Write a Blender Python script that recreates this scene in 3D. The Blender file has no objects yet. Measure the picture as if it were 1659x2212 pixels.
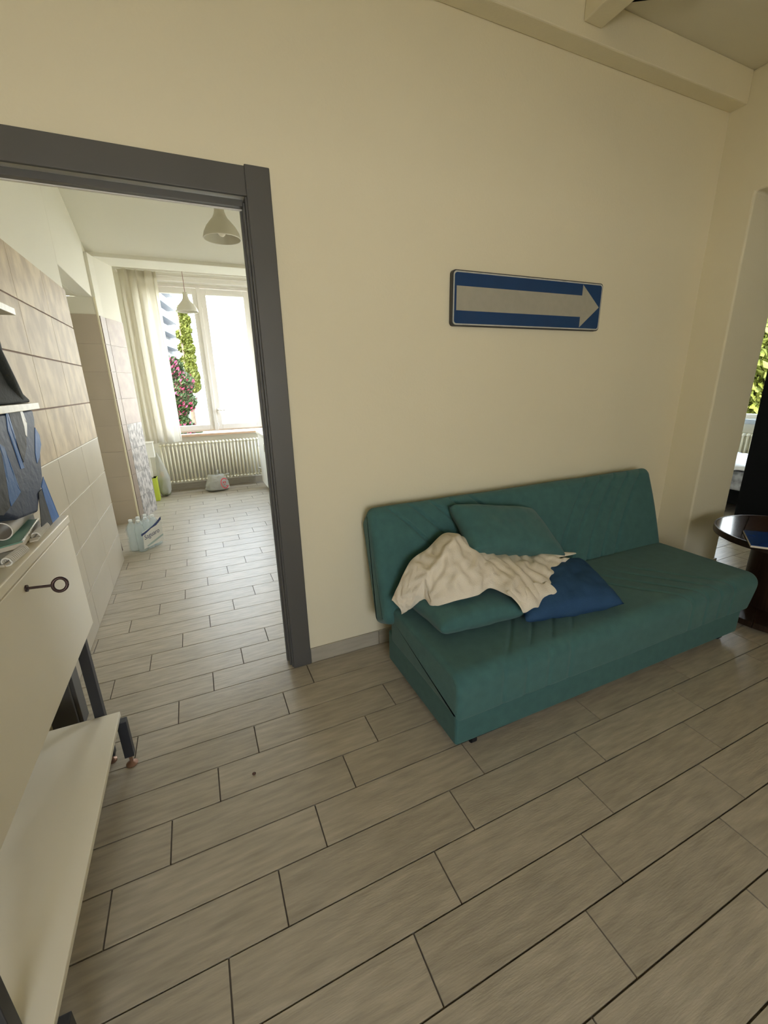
import bpy, bmesh, math, random
from mathutils import Vector, Matrix, noise as mnoise
random.seed(7)
PI = math.pi
sc = bpy.context.scene
COL = sc.collection

# ------------------------------------------------------------------ camera
F_PX = 905.283
CAM_H = 1.38466
PITCH, ROLL, YAW = 0.29605995, -0.02386417, 0.41437572
def cam_matrix():
    B = Matrix(((1, 0, 0), (0, 0, -1), (0, 1, 0)))
    Rz = Matrix.Rotation(YAW, 3, 'Z'); Rx = Matrix.Rotation(PITCH, 3, 'X'); Rr = Matrix.Rotation(ROLL, 3, 'Z')
    R = Rr @ Rx @ B @ Rz                      # world -> image axes (x right, y down, z forward)
    M = R.transposed() @ Matrix(((1, 0, 0), (0, -1, 0), (0, 0, -1)))
    return M.to_4x4()
cd = bpy.data.cameras.new('camera'); cam = bpy.data.objects.new('camera', cd); COL.objects.link(cam)
cam.matrix_world = Matrix.Translation((0, 0, CAM_H)) @ cam_matrix()
cd.sensor_fit = 'HORIZONTAL'; cd.sensor_width = 36.0; cd.lens = 36.0 * F_PX / 1659.0
cd.clip_start = 0.02; cd.clip_end = 300
sc.camera = cam

# ------------------------------------------------------------------ sky, sun, exposure
w = bpy.data.worlds.new('sky'); sc.world = w; w.use_nodes = True
nt = w.node_tree; nt.nodes.clear()
wo = nt.nodes.new('ShaderNodeOutputWorld'); bg = nt.nodes.new('ShaderNodeBackground')
tc = nt.nodes.new('ShaderNodeTexCoord'); sp = nt.nodes.new('ShaderNodeSeparateXYZ')
rp = nt.nodes.new('ShaderNodeValToRGB')
rp.color_ramp.elements[0].position = 0.0; rp.color_ramp.elements[0].color = (0.97, 0.96, 0.92, 1)
rp.color_ramp.elements[1].position = 0.8; rp.color_ramp.elements[1].color = (0.62, 0.76, 1.0, 1)
nt.links.new(tc.outputs['Generated'], sp.inputs[0]); nt.links.new(sp.outputs['Z'], rp.inputs[0])
nt.links.new(rp.outputs[0], bg.inputs['Color']); bg.inputs['Strength'].default_value = 17.0
nt.links.new(bg.outputs[0], wo.inputs[0])
sd = bpy.data.lights.new('sun', 'SUN'); sun = bpy.data.objects.new('sun', sd); COL.objects.link(sun)
sd.energy = 20.0; sd.color = (1.0, 0.9, 0.72); sd.angle = 0.009
sun.rotation_euler = Vector((0.62, 0.45, -1.0)).to_track_quat('-Z', 'Y').to_euler()
def portal(name, loc, direction, sx, sy):
    ld = bpy.data.lights.new(name, 'AREA'); ld.shape = 'RECTANGLE'; ld.size = sx; ld.size_y = sy
    ld.cycles.is_portal = True
    o = bpy.data.objects.new(name, ld); COL.objects.link(o); o.location = loc
    o.rotation_euler = Vector(direction).to_track_quat('-Z', 'Z').to_euler()
portal('kitchen_window_portal', (0.285, 6.80, 1.75), (0, -1, 0), 1.4, 1.95)
portal('rear_window_portal', (-0.15, -2.62, 1.475), (0, 1, 0), 1.3, 1.25)
portal('bedroom_window_portal', (6.25, 2.6, 1.6), (-1, 0, 0), 1.6, 1.4)
portal('added_side_window_portal', (1.72, 2.85, 1.65), (-1, 0, 0), 0.8, 0.8)  # opening of the added side window
portal('added_bay_window_portal', (1.72, 6.05, 1.70), (-1, 0, 0), 0.8, 1.6)  # opening of the added bay window
vs = sc.view_settings
vs.view_transform = 'Standard'; vs.look = 'None'; vs.gamma = 1.0; vs.use_curve_mapping = False
vs.exposure = 0.0
sc.cycles.max_bounces = 12; sc.cycles.diffuse_bounces = 8; sc.cycles.glossy_bounces = 4
sc.cycles.transmission_bounces = 8; sc.cycles.transparent_max_bounces = 12
sc.cycles.sample_clamp_indirect = 8.0; sc.cycles.caustics_reflective = False; sc.cycles.caustics_refractive = False

# ------------------------------------------------------------------ materials
MATS = {}
def mat(name, col, rough=0.6, var=0.0, scale=8.0, stretch=(1, 1, 1), bump=0.0, bscale=60.0, spec=0.5, metal=0.0,
        rnd=0.0, col2=None, coords='Object', trans=0.0, alpha=1.0, ior=1.45, detail=4.0, contrast=0.5, sheen=0.0):
    if name in MATS: return MATS[name]
    m = bpy.data.materials.new(name); m.use_nodes = True
    N = m.node_tree.nodes; L = m.node_tree.links
    b = N['Principled BSDF']
    b.inputs['Roughness'].default_value = rough; b.inputs['Metallic'].default_value = metal
    b.inputs['Specular IOR Level'].default_value = spec; b.inputs['IOR'].default_value = ior
    b.inputs['Transmission Weight'].default_value = trans; b.inputs['Alpha'].default_value = alpha
    if sheen: b.inputs['Sheen Weight'].default_value = sheen
    c = (*col, 1)
    if var > 0 or bump > 0 or rnd > 0:
        t = N.new('ShaderNodeTexCoord'); mp = N.new('ShaderNodeMapping')
        mp.inputs['Scale'].default_value = stretch
        L.new(t.outputs[coords], mp.inputs['Vector'])
        oi = N.new('ShaderNodeObjectInfo')
        mv = N.new('ShaderNodeVectorMath'); mv.operation = 'MULTIPLY_ADD'
        mv.inputs[1].default_value = (37.0, 53.0, 71.0)
        L.new(oi.outputs['Random'], mv.inputs[0]); L.new(mp.outputs[0], mv.inputs[2])
    last = None
    if var > 0:
        nz = N.new('ShaderNodeTexNoise'); nz.inputs['Scale'].default_value = scale; nz.inputs['Detail'].default_value = detail
        L.new(mv.outputs[0], nz.inputs['Vector'])
        cr = N.new('ShaderNodeValToRGB')
        cr.color_ramp.elements[0].position = 0.5 - contrast / 2 + 0.0; cr.color_ramp.elements[1].position = 0.5 + contrast / 2
        c2 = col2 if col2 else tuple(max(0, x * (1 - var)) for x in col)
        cr.color_ramp.elements[0].color = (*c2, 1)
        cr.color_ramp.elements[1].color = (*[min(1, x * (1 + (0 if col2 else var * 0.6))) for x in col], 1)
        L.new(nz.outputs['Fac'], cr.inputs[0]); last = cr.outputs[0]
    if rnd > 0:
        hs = N.new('ShaderNodeHueSaturation')
        mr = N.new('ShaderNodeMapRange'); mr.inputs['To Min'].default_value = 1 - rnd; mr.inputs['To Max'].default_value = 1 + rnd
        L.new(oi.outputs['Random'], mr.inputs['Value']); L.new(mr.outputs[0], hs.inputs['Value'])
        if last is not None: L.new(last, hs.inputs['Color'])
        else: hs.inputs['Color'].default_value = c
        last = hs.outputs[0]
    if last is not None: L.new(last, b.inputs['Base Color'])
    else: b.inputs['Base Color'].default_value = c
    if bump > 0:
        n2 = N.new('ShaderNodeTexNoise'); n2.inputs['Scale'].default_value = bscale; n2.inputs['Detail'].default_value = 3
        L.new(mv.outputs[0], n2.inputs['Vector'])
        bp = N.new('ShaderNodeBump'); bp.inputs['Strength'].default_value = bump; bp.inputs['Distance'].default_value = 0.01
        L.new(n2.outputs['Fac'], bp.inputs['Height']); L.new(bp.outputs[0], b.inputs['Normal'])
    MATS[name] = m
    return m
M_WALL = mat('cream_paint', (0.80, 0.735, 0.55), 0.75, var=0.03, scale=1.5, bump=0.08, bscale=90, spec=0.25)
M_KWALL = mat('kitchen_paint', (0.80, 0.78, 0.69), 0.75, var=0.02, scale=1.5, bump=0.05, bscale=90, spec=0.25)
M_CEIL = mat('ceiling_paint', (0.74, 0.70, 0.57), 0.85, bump=0.05, bscale=80, spec=0.2)
M_GROUT = mat('floor_grout', (0.13, 0.105, 0.08), 0.9, var=0.2, scale=20)
M_PLANK = mat('floor_plank_tile', (0.44, 0.385, 0.295), 0.38, var=0.30, scale=7.0, stretch=(1.2, 9, 1), bump=0.10, bscale=30, rnd=0.05, detail=7, contrast=0.62, spec=0.4)
M_BASEB = mat('baseboard_tile', (0.42, 0.385, 0.31), 0.4, var=0.15, scale=6, stretch=(1, 1, 8))
M_TRIM = mat('dark_grey_lacquer', (0.098, 0.095, 0.090), 0.42, var=0.06, scale=5, spec=0.5)
M_TILE = mat('marbled_beige_tile', (0.66, 0.56, 0.42), 0.5, spec=0.06, var=0.2, scale=4.5, stretch=(1, 2.2, 1.4), detail=9, contrast=0.24, rnd=0.03, col2=(0.49, 0.405, 0.305))
M_TILEP = mat('pale_plain_tile', (0.52, 0.47, 0.385), 0.4, spec=0.12, var=0.06, scale=3, rnd=0.02)
M_TGROUT = mat('tile_grout', (0.30, 0.22, 0.20), 0.9)
M_TEAL = mat('teal_fabric', (0.062, 0.152, 0.146), 0.9, var=0.12, scale=25, bump=0.25, bscale=420, spec=0.15, sheen=0.15)
M_TEALD = mat('teal_fabric_base', (0.055, 0.138, 0.132), 0.9, var=0.12, scale=25, bump=0.2, bscale=420, spec=0.15, sheen=0.1)
M_BLUE = mat('blue_cotton', (0.033, 0.082, 0.175), 0.9, var=0.1, scale=20, bump=0.25, bscale=380, spec=0.12)
M_CREAM = mat('cream_cotton', (0.78, 0.71, 0.585), 0.9, var=0.05, scale=10, bump=0.3, bscale=260, spec=0.1)
M_WHITEL = mat('white_laminate', (0.88, 0.815, 0.66), 0.32, var=0.03, scale=2, spec=0.45)
M_SHELFL = mat('marbled_laminate', (0.82, 0.76, 0.60), 0.4, var=0.18, scale=45, detail=6)
M_DMETAL = mat('dark_metal', (0.028, 0.030, 0.036), 0.45, spec=0.5, var=0.1, scale=10)
M_COPPER = mat('brown_foot', (0.30, 0.17, 0.11), 0.4, metal=0.5, var=0.1, scale=20)
M_KEY = mat('aged_key', (0.07, 0.045, 0.04), 0.4, metal=0.7)
M_WHITE = mat('white_plastic', (0.80, 0.78, 0.72), 0.4, var=0.02, scale=4)
M_FRAMEW = mat('white_window_frame', (0.80, 0.77, 0.72), 0.35, var=0.02, scale=4)
M_WOODSILL = mat('wood_sill', (0.55, 0.37, 0.24), 0.4, var=0.2, scale=12, stretch=(1, 12, 12))
M_RAD = mat('cream_enamel', (0.80, 0.76, 0.60), 0.35, spec=0.5, var=0.02, scale=4)
M_BLACK = mat('black_lacquer', (0.004, 0.004, 0.004), 0.7, var=0.2, scale=6, spec=0.06)
M_RUBBER = mat('black_rubber', (0.01, 0.01, 0.012), 0.6, var=0.1, scale=30)
M_DWOOD = mat('dark_brown_wood', (0.030, 0.015, 0.009), 0.35, var=0.5, scale=9, stretch=(1, 10, 1), detail=6, bump=0.1, bscale=30)
M_DWOODT = mat('varnished_table_planks', (0.055, 0.030, 0.018), 0.14, var=0.45, scale=8, stretch=(1.5, 12, 1), detail=6, rnd=0.12)
M_BROWN = mat('brown_board', (0.10, 0.045, 0.03), 0.6, var=0.2, scale=10)
M_GLASS = None

# ------------------------------------------------------------------ mesh helpers
class MB:
    def __init__(self): self.v = []; self.f = []; self.mi = []
    def add(self, vs, fs, mi=0):
        o = len(self.v); self.v += [tuple(p) for p in vs]
        self.f += [tuple(i + o for i in q) for q in fs]; self.mi += [mi] * len(fs)
        return self
    def box(self, a, b, mi=0):
        x0, y0, z0 = a; x1, y1, z1 = b
        self.add([(x0, y0, z0), (x1, y0, z0), (x1, y1, z0), (x0, y1, z0), (x0, y0, z1), (x1, y0, z1), (x1, y1, z1), (x0, y1, z1)],
                 [(0, 3, 2, 1), (4, 5, 6, 7), (0, 1, 5, 4), (1, 2, 6, 5), (2, 3, 7, 6), (3, 0, 4, 7)], mi); return self
    def prism(self, poly, z0, z1, mi=0):      # vertical prism over an xy polygon (ccw)
        n = len(poly)
        vs = [(x, y, z0) for x, y in poly] + [(x, y, z1) for x, y in poly]
        fs = [tuple(reversed(range(n))), tuple(range(n, 2 * n))] + [(i, (i + 1) % n, n + (i + 1) % n, n + i) for i in range(n)]
        return self.add(vs, fs, mi)
    def extrude(self, poly, axis, a, b, mi=0):   # polygon in the two other axes, extruded along axis
        n = len(poly)
        def P(p, t):
            if axis == 'x': return (t, p[0], p[1])
            if axis == 'y': return (p[0], t, p[1])
            return (p[0], p[1], t)
        vs = [P(p, a) for p in poly] + [P(p, b) for p in poly]
        fs = [tuple(reversed(range(n))), tuple(range(n, 2 * n))] + [(i, (i + 1) % n, n + (i + 1) % n, n + i) for i in range(n)]
        return self.add(vs, fs, mi)
    def tube(self, pts, r, n=10, cap=True, mi=0):
        pts = [Vector(p) for p in pts]; rr = r if isinstance(r, (list, tuple)) else [r] * len(pts)
        vs = []; fs = []; up = Vector((0.13, 0.21, 0.97))
        for i, p in enumerate(pts):
            d = (pts[min(i + 1, len(pts) - 1)] - pts[max(i - 1, 0)]).normalized()
            if abs(d.dot(up)) > 0.95: up = Vector((0.9, 0.3, 0.1))
            s = d.cross(up).normalized(); t = s.cross(d).normalized(); up = t
            for k in range(n):
                a = 2 * PI * k / n; vs.append(p + s * (math.cos(a) * rr[i]) + t * (math.sin(a) * rr[i]))
        for i in range(len(pts) - 1):
            for k in range(n):
                fs.append((i * n + k, i * n + (k + 1) % n, (i + 1) * n + (k + 1) % n, (i + 1) * n + k))
        if cap:
            fs.append(tuple(reversed(range(n)))); fs.append(tuple(range((len(pts) - 1) * n, len(pts) * n)))
        return self.add(vs, fs, mi)
    def lathe(self, prof, c=(0, 0, 0), n=32, mi=0, closed=False, cap=True):    # prof: (r, z)
        vs = []; fs = []; m = len(prof)
        for r, z in prof:
            for k in range(n):
                a = 2 * PI * k / n; vs.append((c[0] + r * math.cos(a), c[1] + r * math.sin(a), c[2] + z))
        rng = range(m if closed else m - 1)
        for i in rng:
            j = (i + 1) % m
            for k in range(n):
                fs.append((i * n + k, i * n + (k + 1) % n, j * n + (k + 1) % n, j * n + k))
        if not closed and cap:
            if prof[0][0] > 1e-5: fs.append(tuple(reversed(range(n))))
            if prof[-1][0] > 1e-5: fs.append(tuple(range((m - 1) * n, m * n)))
        return self.add(vs, fs, mi)
    def grid(self, fn, nu, nv, mi=0, flip=False):
        vs = [fn(i / nu, j / nv) for j in range(nv + 1) for i in range(nu + 1)]
        W = nu + 1; fs = []
        for j in range(nv):
            for i in range(nu):
                q = (j * W + i, j * W + i + 1, (j + 1) * W + i + 1, (j + 1) * W + i)
                fs.append(tuple(reversed(q)) if flip else q)
        return self.add(vs, fs, mi)
    def mesh(self, name, mats, off=(0, 0, 0), smooth=False, merge=0.0):
        me = bpy.data.meshes.new(name)
        o = Vector(off)
        me.from_pydata([tuple(Vector(p) - o) for p in self.v], [], self.f)
        for mm in (mats if isinstance(mats, (list, tuple)) else [mats]): me.materials.append(mm)
        me.polygons.foreach_set('material_index', self.mi)
        if merge or True:
            bm = bmesh.new(); bm.from_mesh(me)
            if merge: bmesh.ops.remove_doubles(bm, verts=bm.verts, dist=merge)
            bmesh.ops.recalc_face_normals(bm, faces=bm.faces)
            bm.to_mesh(me); bm.free()
        if smooth:
            me.polygons.foreach_set('use_smooth', [True] * len(me.polygons))
        me.update(); return me

def tag(o, label=None, cat=None, group=None, kind=None):
    if label: o['label'] = label
    if cat: o['category'] = cat
    if group: o['group'] = group
    if kind: o['kind'] = kind
    return o
def add(name, mb, mats, parent=None, smooth=False, bevel=0.0, seg=2, off=None, merge=0.0, sub=0, solid=0.0, angle=None):
    """links the collected shapes as ONE mesh object; vertices are given in world space"""
    if off is None:
        if parent is not None:
            off = Vector(parent.location)
            if parent.parent: off = off + Vector(parent.parent.location)
        else:
            xs = [p[0] for p in mb.v]; ys = [p[1] for p in mb.v]; zs = [p[2] for p in mb.v]
            off = Vector(((min(xs) + max(xs)) / 2, (min(ys) + max(ys)) / 2, min(zs)))
    me = mb.mesh(name, mats, off, smooth, merge)
    o = bpy.data.objects.new(name, me); COL.objects.link(o)
    if parent is None: o.location = off
    else: o.parent = parent
    if bevel:
        bv = o.modifiers.new('bevel', 'BEVEL'); bv.width = bevel; bv.segments = seg; bv.limit_method = 'ANGLE'; bv.angle_limit = math.radians(35)
    if solid:
        s = o.modifiers.new('solidify', 'SOLIDIFY'); s.thickness = solid; s.offset = 0
    if sub:
        s = o.modifiers.new('subsurf', 'SUBSURF'); s.levels = sub; s.render_levels = sub
    if angle is not None or (smooth and bevel):
        try: me.set_sharp_from_angle(angle=math.radians(angle or 40))
        except Exception: pass
    return o
def thing(name, loc, label, cat, group=None, kind=None):
    o = bpy.data.objects.new(name, None); COL.objects.link(o); o.location = loc; o.empty_display_size = 0.1
    return tag(o, label, cat, group, kind)
def inst(name, me, loc, parent, rot=None, scale=None):
    o = bpy.data.objects.new(name, me); COL.objects.link(o); o.parent = parent
    o.location = Vector(loc) - (Vector(parent.location) if parent else Vector((0, 0, 0)))
    if parent is not None and parent.parent: o.location = o.location - Vector(parent.parent.location)
    if rot: o.rotation_euler = rot
    if scale: o.scale = scale
    return o
def copy_tree(o, loc):
    r = o.copy(); COL.objects.link(r); r.location = loc
    for ch in list(o.children):
        c = ch.copy(); COL.objects.link(c); c.parent = r
        for g in list(ch.children):
            d = g.copy(); COL.objects.link(d); d.parent = c
    return r
def lerp(a, b, t): return a + (b - a) * t
def vl(a, b, t): return tuple(lerp(x, y, t) for x, y in zip(a, b))
def catmull(pts, t):
    n = len(pts) - 1; s = min(max(t * n, 0), n - 1e-6); i = int(s); u = s - i
    P = [Vector(pts[min(max(k, 0), n)]) for k in (i - 1, i, i + 1, i + 2)]
    return 0.5 * ((2 * P[1]) + (P[2] - P[0]) * u + (2 * P[0] - 5 * P[1] + 4 * P[2] - P[3]) * u * u + (-P[0] + 3 * P[1] - 3 * P[2] + P[3]) * u ** 3)

# ================================================================== THE SETTING
YA, YA2 = 1.88, 1.96          # wall between living room and kitchen
XR, XR2 = 3.05, 3.46          # thick right wall
XL = -0.90                    # living room left wall
YR = -2.40                    # wall behind the camera
ZC = 2.975                    # ceiling
DX0, DX1 = -0.61, 0.283       # doorway
KX = -0.71                    # kitchen left wall
KXR = 1.45                    # kitchen right wall
YW = 6.56                     # kitchen window wall

# ---- floor: screed plus one object per plank
fb = MB().box((-1.8, -2.6, -0.06), (6.4, 6.9, -0.0065))
floor = add('floor', fb, M_GROUT)
tag(floor, 'grey-brown wood-look plank tile floor running through living room and kitchen', 'floor', kind='structure')
T_X0, T_Y0, T_W, T_L, T_S = 0.04155, 0.95401, 0.15220, 0.60200, -0.252966
GAP = 0.0045
pm = MB().box((GAP / 2, GAP / 2, -0.0065), (T_L - GAP / 2, T_W - GAP / 2, 0.0)).mesh('floor_plank', M_PLANK)
Rw = cam_matrix().to_3x3().transposed()
def to_frame(p):
    c = Rw @ (Vector(p) - Vector((0, 0, CAM_H)))
    if c.z > -0.05: return None
    return (829.5 + F_PX * c.x / -c.z, 1106 - F_PX * c.y / -c.z)
def in_rooms(x, y):
    if XL < x < XR and YR < y < YA: return True
    if DX0 < x < 0.36 and YA - .1 < y < YA2 + .1: return True
    if KX < x < KXR and YA2 < y < YW: return True
    if -1.6 < x < KX and 3.93 < y < 5.12: return True
    if XR <= x < XR2 and 0.3 < y < 1.665: return True
    if XR2 <= x < 6.0 and -0.6 < y < 3.6: return True
    return False
planks, rest = [], MB()
for r in range(-38, 24):
    y1 = T_Y0 - T_W * r; y0 = y1 - T_W; ym = (y0 + y1) / 2
    xs = T_X0 + 0.0043 * ym + T_L * T_S * r
    for c in range(-24, 30):
        x0 = xs + T_L * c
        if x0 > 6.2 or x0 + T_L < -1.8: continue
        samp = [(x0 + T_L * a, y0 + T_W * b) for a in (0.02, .25, .5, .75, .98) for b in (0.1, 0.5, .9)]
        samp = [s for s in samp if in_rooms(*s)]
        if not samp: continue
        best = 0
        for s in samp:
            q = to_frame((s[0], s[1], 0))
            if q and -60 < q[0] < 1720 and -60 < q[1] < 2330: best = max(best, 1.0 / max(0.3, math.hypot(s[0], s[1])))
        planks.append((best, x0, y0))
planks.sort(reverse=True)
for i, (b, x0, y0) in enumerate(planks):
    if i < 300 and b > 0: inst('floor_plank', pm, (x0, y0, 0), floor)
    else: rest.box((x0 + GAP / 2, y0 + GAP / 2, -0.0065), (x0 + T_L - GAP / 2, y0 + T_W - GAP / 2, 0))
if rest.v:
    for o_ in (add('floor_planks_far', rest, M_PLANK, floor),): o_['kind'] = 'stuff'

# ---- living room walls
mb = MB()
mb.box((XL - 0.1, YA, 0), (DX0 - 0.02, YA2, ZC)).box((DX0 - 0.02, YA, 2.075), (DX1 + 0.02, YA2, ZC)).box((DX1 + 0.02, YA, 0), (XR, YA2, ZC))
tag(add('wall_back', mb, M_WALL), 'cream painted wall behind the sofa with the kitchen doorway', 'wall', kind='structure')
mb = MB()
mb.extrude([(YR, 0), (0.30, 0), (0.30, 2.372), (1.665, 2.372), (1.665, 0), (YA2, 0), (YA2, ZC), (YR, ZC)], 'x', XR, XR2)
tag(add('wall_right', mb, M_WALL, bevel=0.012, seg=3), 'thick cream wall on the right with an open passage', 'wall', kind='structure')
mb = MB().box((XL - 0.1, YR, 0), (XL, YA, ZC))
tag(add('wall_left', mb, M_WALL), 'cream living room wall behind the white storage unit', 'wall', kind='structure')
mb = MB()
RWX0, RWX1, RWZ0, RWZ1 = -0.80, 0.50, 0.85, 2.10
mb.box((XL - .1, YR - .2, 0), (RWX0, YR, ZC)).box((RWX1, YR - .2, 0), (XR2, YR, ZC)).box((RWX0, YR - .2, 0), (RWX1, YR, RWZ0)).box((RWX0, YR - .2, RWZ1), (RWX1, YR, ZC))
tag(add('wall_rear', mb, M_WALL), 'cream wall behind the viewer with a wide unseen window', 'wall', kind='structure')
mb = MB().box((XL - .1, YR - .2, ZC), (XR2, YA2, ZC + .1))
tag(add('ceiling', mb, M_CEIL), 'cream painted living room ceiling', 'ceiling', kind='structure')
mb = MB().box((XL, 1.79, 2.822), (XR - 0.001, YA, ZC))
tag(add('trim_1', mb, M_WALL, bevel=0.006), 'cream ceiling beam running along the top of the sofa wall', 'beam', kind='structure')
mb = MB().box((1.79, YR, 2.872), (1.90, 1.79, ZC))
tag(add('trim_2', mb, M_WALL, bevel=0.006), 'shallow cream cross beam meeting the wall beam at the ceiling', 'beam', kind='structure')
# baseboards, one tile piece after another
bb = thing('baseboard_back', (0.39, YA - 0.006, 0), 'low grey-beige tile baseboard between door frame and sofa', 'baseboard', kind='structure')
xx = 0.39
for ln in (0.385, 0.60, 0.60, 0.60, 0.475):
    add('baseboard_tile', MB().box((xx, YA - .010, 0), (min(xx + ln, XR) - .003, YA, 0.082)), M_BASEB, bb, bevel=0.002); xx += ln
    if xx >= XR: break
br = thing('baseboard_right', (XR2, 1.665, 0), 'dark tile baseboard at the foot of the passage corner', 'baseboard', kind='structure')
add('baseboard_tile', MB().box((XR + 0.02, 1.655, 0), (XR2 - .005, 1.665, 0.07)), M_BASEB, br, bevel=0.002)
add('baseboard_tile', MB().box((XR2, 1.655, 0), (XR2 + .01, 1.95, 0.07)), M_BASEB, br, bevel=0.002)

# ---- grey door frame
df = thing('door_1', (0.34, YA, 0), 'dark grey wooden frame of the open kitchen doorway', 'door frame', kind='structure')
add('side_casing', MB().box((0.297, YA - 0.016, 0), (0.388, YA, 2.162)), M_TRIM, df, bevel=0.003)
add('side_casing', MB().box((-0.715, YA - 0.016, 0), (-0.624, YA, 2.162)), M_TRIM, df, bevel=0.003)
add('head_casing', MB().box((-0.624, YA - 0.0155, 2.062), (0.297, YA, 2.156)), M_TRIM, df, bevel=0.003)
add('side_lining', MB().box((DX1 + 0.008, YA, 0), (DX1 + 0.02, YA2, 2.075)).box((DX1, YA + 0.018, 0), (DX1 + .008, YA + 0.034, 2.05)).box((DX1 - .006, YA2 - .022, 0), (DX1 + .008, YA2, 2.05)), M_TRIM, df, bevel=0.002)
add('side_lining', MB().box((DX0 - .02, YA, 0), (DX0, YA2, 2.075)), M_TRIM, df, bevel=0.002)
add('head_lining', MB().box((DX0, YA, 2.066), (DX1 + .008, YA2, 2.075)), M_WHITE, df)  # coloured white so the slit above the track looks lit
add('track_bar', MB().box((DX0, YA + 0.02, 2.037), (DX1, YA + 0.05, 2.0595)), M_TRIM, df, bevel=0.002)
add('track_edge', MB().box((DX0, YA + 0.05, 2.034), (DX1, YA + 0.062, 2.043)), M_WHITE, df)
add('side_casing', MB().box((DX1 + .004, YA2, 0), (DX1 + .09, YA2 + .014, 2.15)), M_TRIM, df, bevel=0.003)

# ---- kitchen shell
KZ = 2.93
mb = MB()
mb.box((KX - .12, YA2, 0), (KX, 3.925, KZ)).box((KX - .12, 3.925, 2.235), (KX, 5.12, KZ)).box((KX - .12, 5.12, 2.235), (KX - .0, 5.25, KZ))
mb.box((-1.72, YA2, 0), (KX - .12, YA2 + .1, KZ))
mb.box((-1.72, 3.80, 0), (-1.60, 5.25, KZ)).box((-1.60, 3.80, 0), (KX - .12, 3.925, KZ)).box((-1.60, 3.925, 2.235), (KX - .12, 5.12, 2.4))
wkl = add('wall_kitchen_left', mb, M_KWALL, bevel=0.004)
tag(wkl, 'cream kitchen wall on the left, tiled below with a dark recess', 'wall', kind='structure')
ROWS = [0.0, 0.25, 0.513, 0.775, 1.039, 1.301, 1.564, 1.822, 2.077]
YJ = [1.96, 2.215, 2.79, 3.35, 3.925]
add('tile_bed', MB().box((KX, YA2, 1.030), (KX + 0.006, 3.922, 2.074)), M_TGROUT, wkl)
add('tile_bed', MB().box((KX, YA2, 0), (KX + 0.006, 3.922, 1.030)), mat('pale_grout', (0.62, 0.57, 0.47), .9), wkl)
add('tile_highlight_strip', MB().box((KX, YA2, 1.036), (KX + 0.0125, 3.922, 1.0415)), M_WHITE, wkl)  # thin white strip painting in the highlight along this joint
for j in range(len(ROWS) - 1):
    for i in range(len(YJ) - 1):
        g = 0.0035
        add('wall_tile', MB().box((KX + .004, YJ[i] + g / 2, ROWS[j] + g), (KX + 0.011, YJ[i + 1] - g / 2, ROWS[j + 1] - g)),
            M_TILEP if ROWS[j] < 1.0 else M_TILE, wkl, bevel=0.0012, seg=1)
# recess end wall, facing the door
mb = MB().box((-1.60, 5.12, 0), (KX, 5.25, 2.235))
wre = add('wall_recess', mb, M_KWALL); tag(wre, 'shaded brown tiled end wall of the kitchen recess', 'wall', kind='structure')
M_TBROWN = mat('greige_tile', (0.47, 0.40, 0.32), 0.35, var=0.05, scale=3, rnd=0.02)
add('tile_bed', MB().box((-1.59, 5.116, 0), (-.70, 5.12, 2.083)), M_TGROUT, wre)
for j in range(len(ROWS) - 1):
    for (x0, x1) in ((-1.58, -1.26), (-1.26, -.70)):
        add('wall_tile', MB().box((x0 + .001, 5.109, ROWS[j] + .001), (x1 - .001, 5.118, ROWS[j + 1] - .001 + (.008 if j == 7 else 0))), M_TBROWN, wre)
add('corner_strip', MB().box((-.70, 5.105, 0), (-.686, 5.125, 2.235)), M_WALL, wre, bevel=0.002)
# pier and beam before the window bay
PIER = [(-.85, 5.125), (-.684, 5.125), (-.660, 5.255), (-.548, 5.595), (-.85, 5.595)]
mb = MB().prism(PIER, 0, 2.613)
pier = add('wall_kitchen_pier', mb, M_KWALL); tag(pier, 'narrow pale pier beside the curtain, tiled below', 'wall', kind='structure')
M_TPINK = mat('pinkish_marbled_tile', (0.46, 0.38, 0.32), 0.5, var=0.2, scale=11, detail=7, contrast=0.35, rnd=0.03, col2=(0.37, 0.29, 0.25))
M_TLEAF = mat('leaf_relief_tile', (0.58, 0.54, 0.50), 0.5, var=0.3, scale=34, stretch=(1, 1, 0.5), detail=5, contrast=0.17, rnd=0.02, col2=(0.28, 0.26, 0.24))
def face_tiles(a, b, t0, t1, mt_lo, mt_hi, out):
    ax, ay = a; bx, by = b
    nx, ny = (by - ay), -(bx - ax); l = math.hypot(nx, ny); nx /= l; ny /= l
    for j in range(len(ROWS) - 1):
        P = [(lerp(ax, bx, t0), lerp(ay, by, t0)), (lerp(ax, bx, t1), lerp(ay, by, t1))]
        poly = [(P[0][0], P[0][1]), (P[1][0], P[1][1]), (P[1][0] + nx * out, P[1][1] + ny * out), (P[0][0] + nx * out, P[0][1] + ny * out)]
        add('wall_tile', MB().prism(poly, ROWS[j] + .001, ROWS[j + 1] - .0015), mt_lo if ROWS[j] < 1.0 else mt_hi, pier)
M_TSHADE = mat('shaded_brown_tile', (0.28, 0.215, 0.165), 0.5, var=0.15, scale=9)  # tile darkened to paint in the shade on the pier's near strip
face_tiles(PIER[1], PIER[2], 0.02, 0.99, M_TSHADE, M_TSHADE, 0.008)
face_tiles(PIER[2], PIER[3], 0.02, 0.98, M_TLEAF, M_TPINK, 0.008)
mb = MB().box((-.85, 5.255, 2.613), (KXR, 5.595, 3.05))
tag(add('trim_3', mb, M_KWALL, bevel=0.004), 'pale beam across the kitchen before the window bay', 'beam', kind='structure')
mb = MB()
mb.box((-.83, YA2, KZ), (KXR, 4.50, KZ + .1))
mb.extrude([(4.50, KZ), (5.255, 2.648), (5.255, KZ + .1), (4.50, KZ + .1)], 'x', -.83, KXR)
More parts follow.
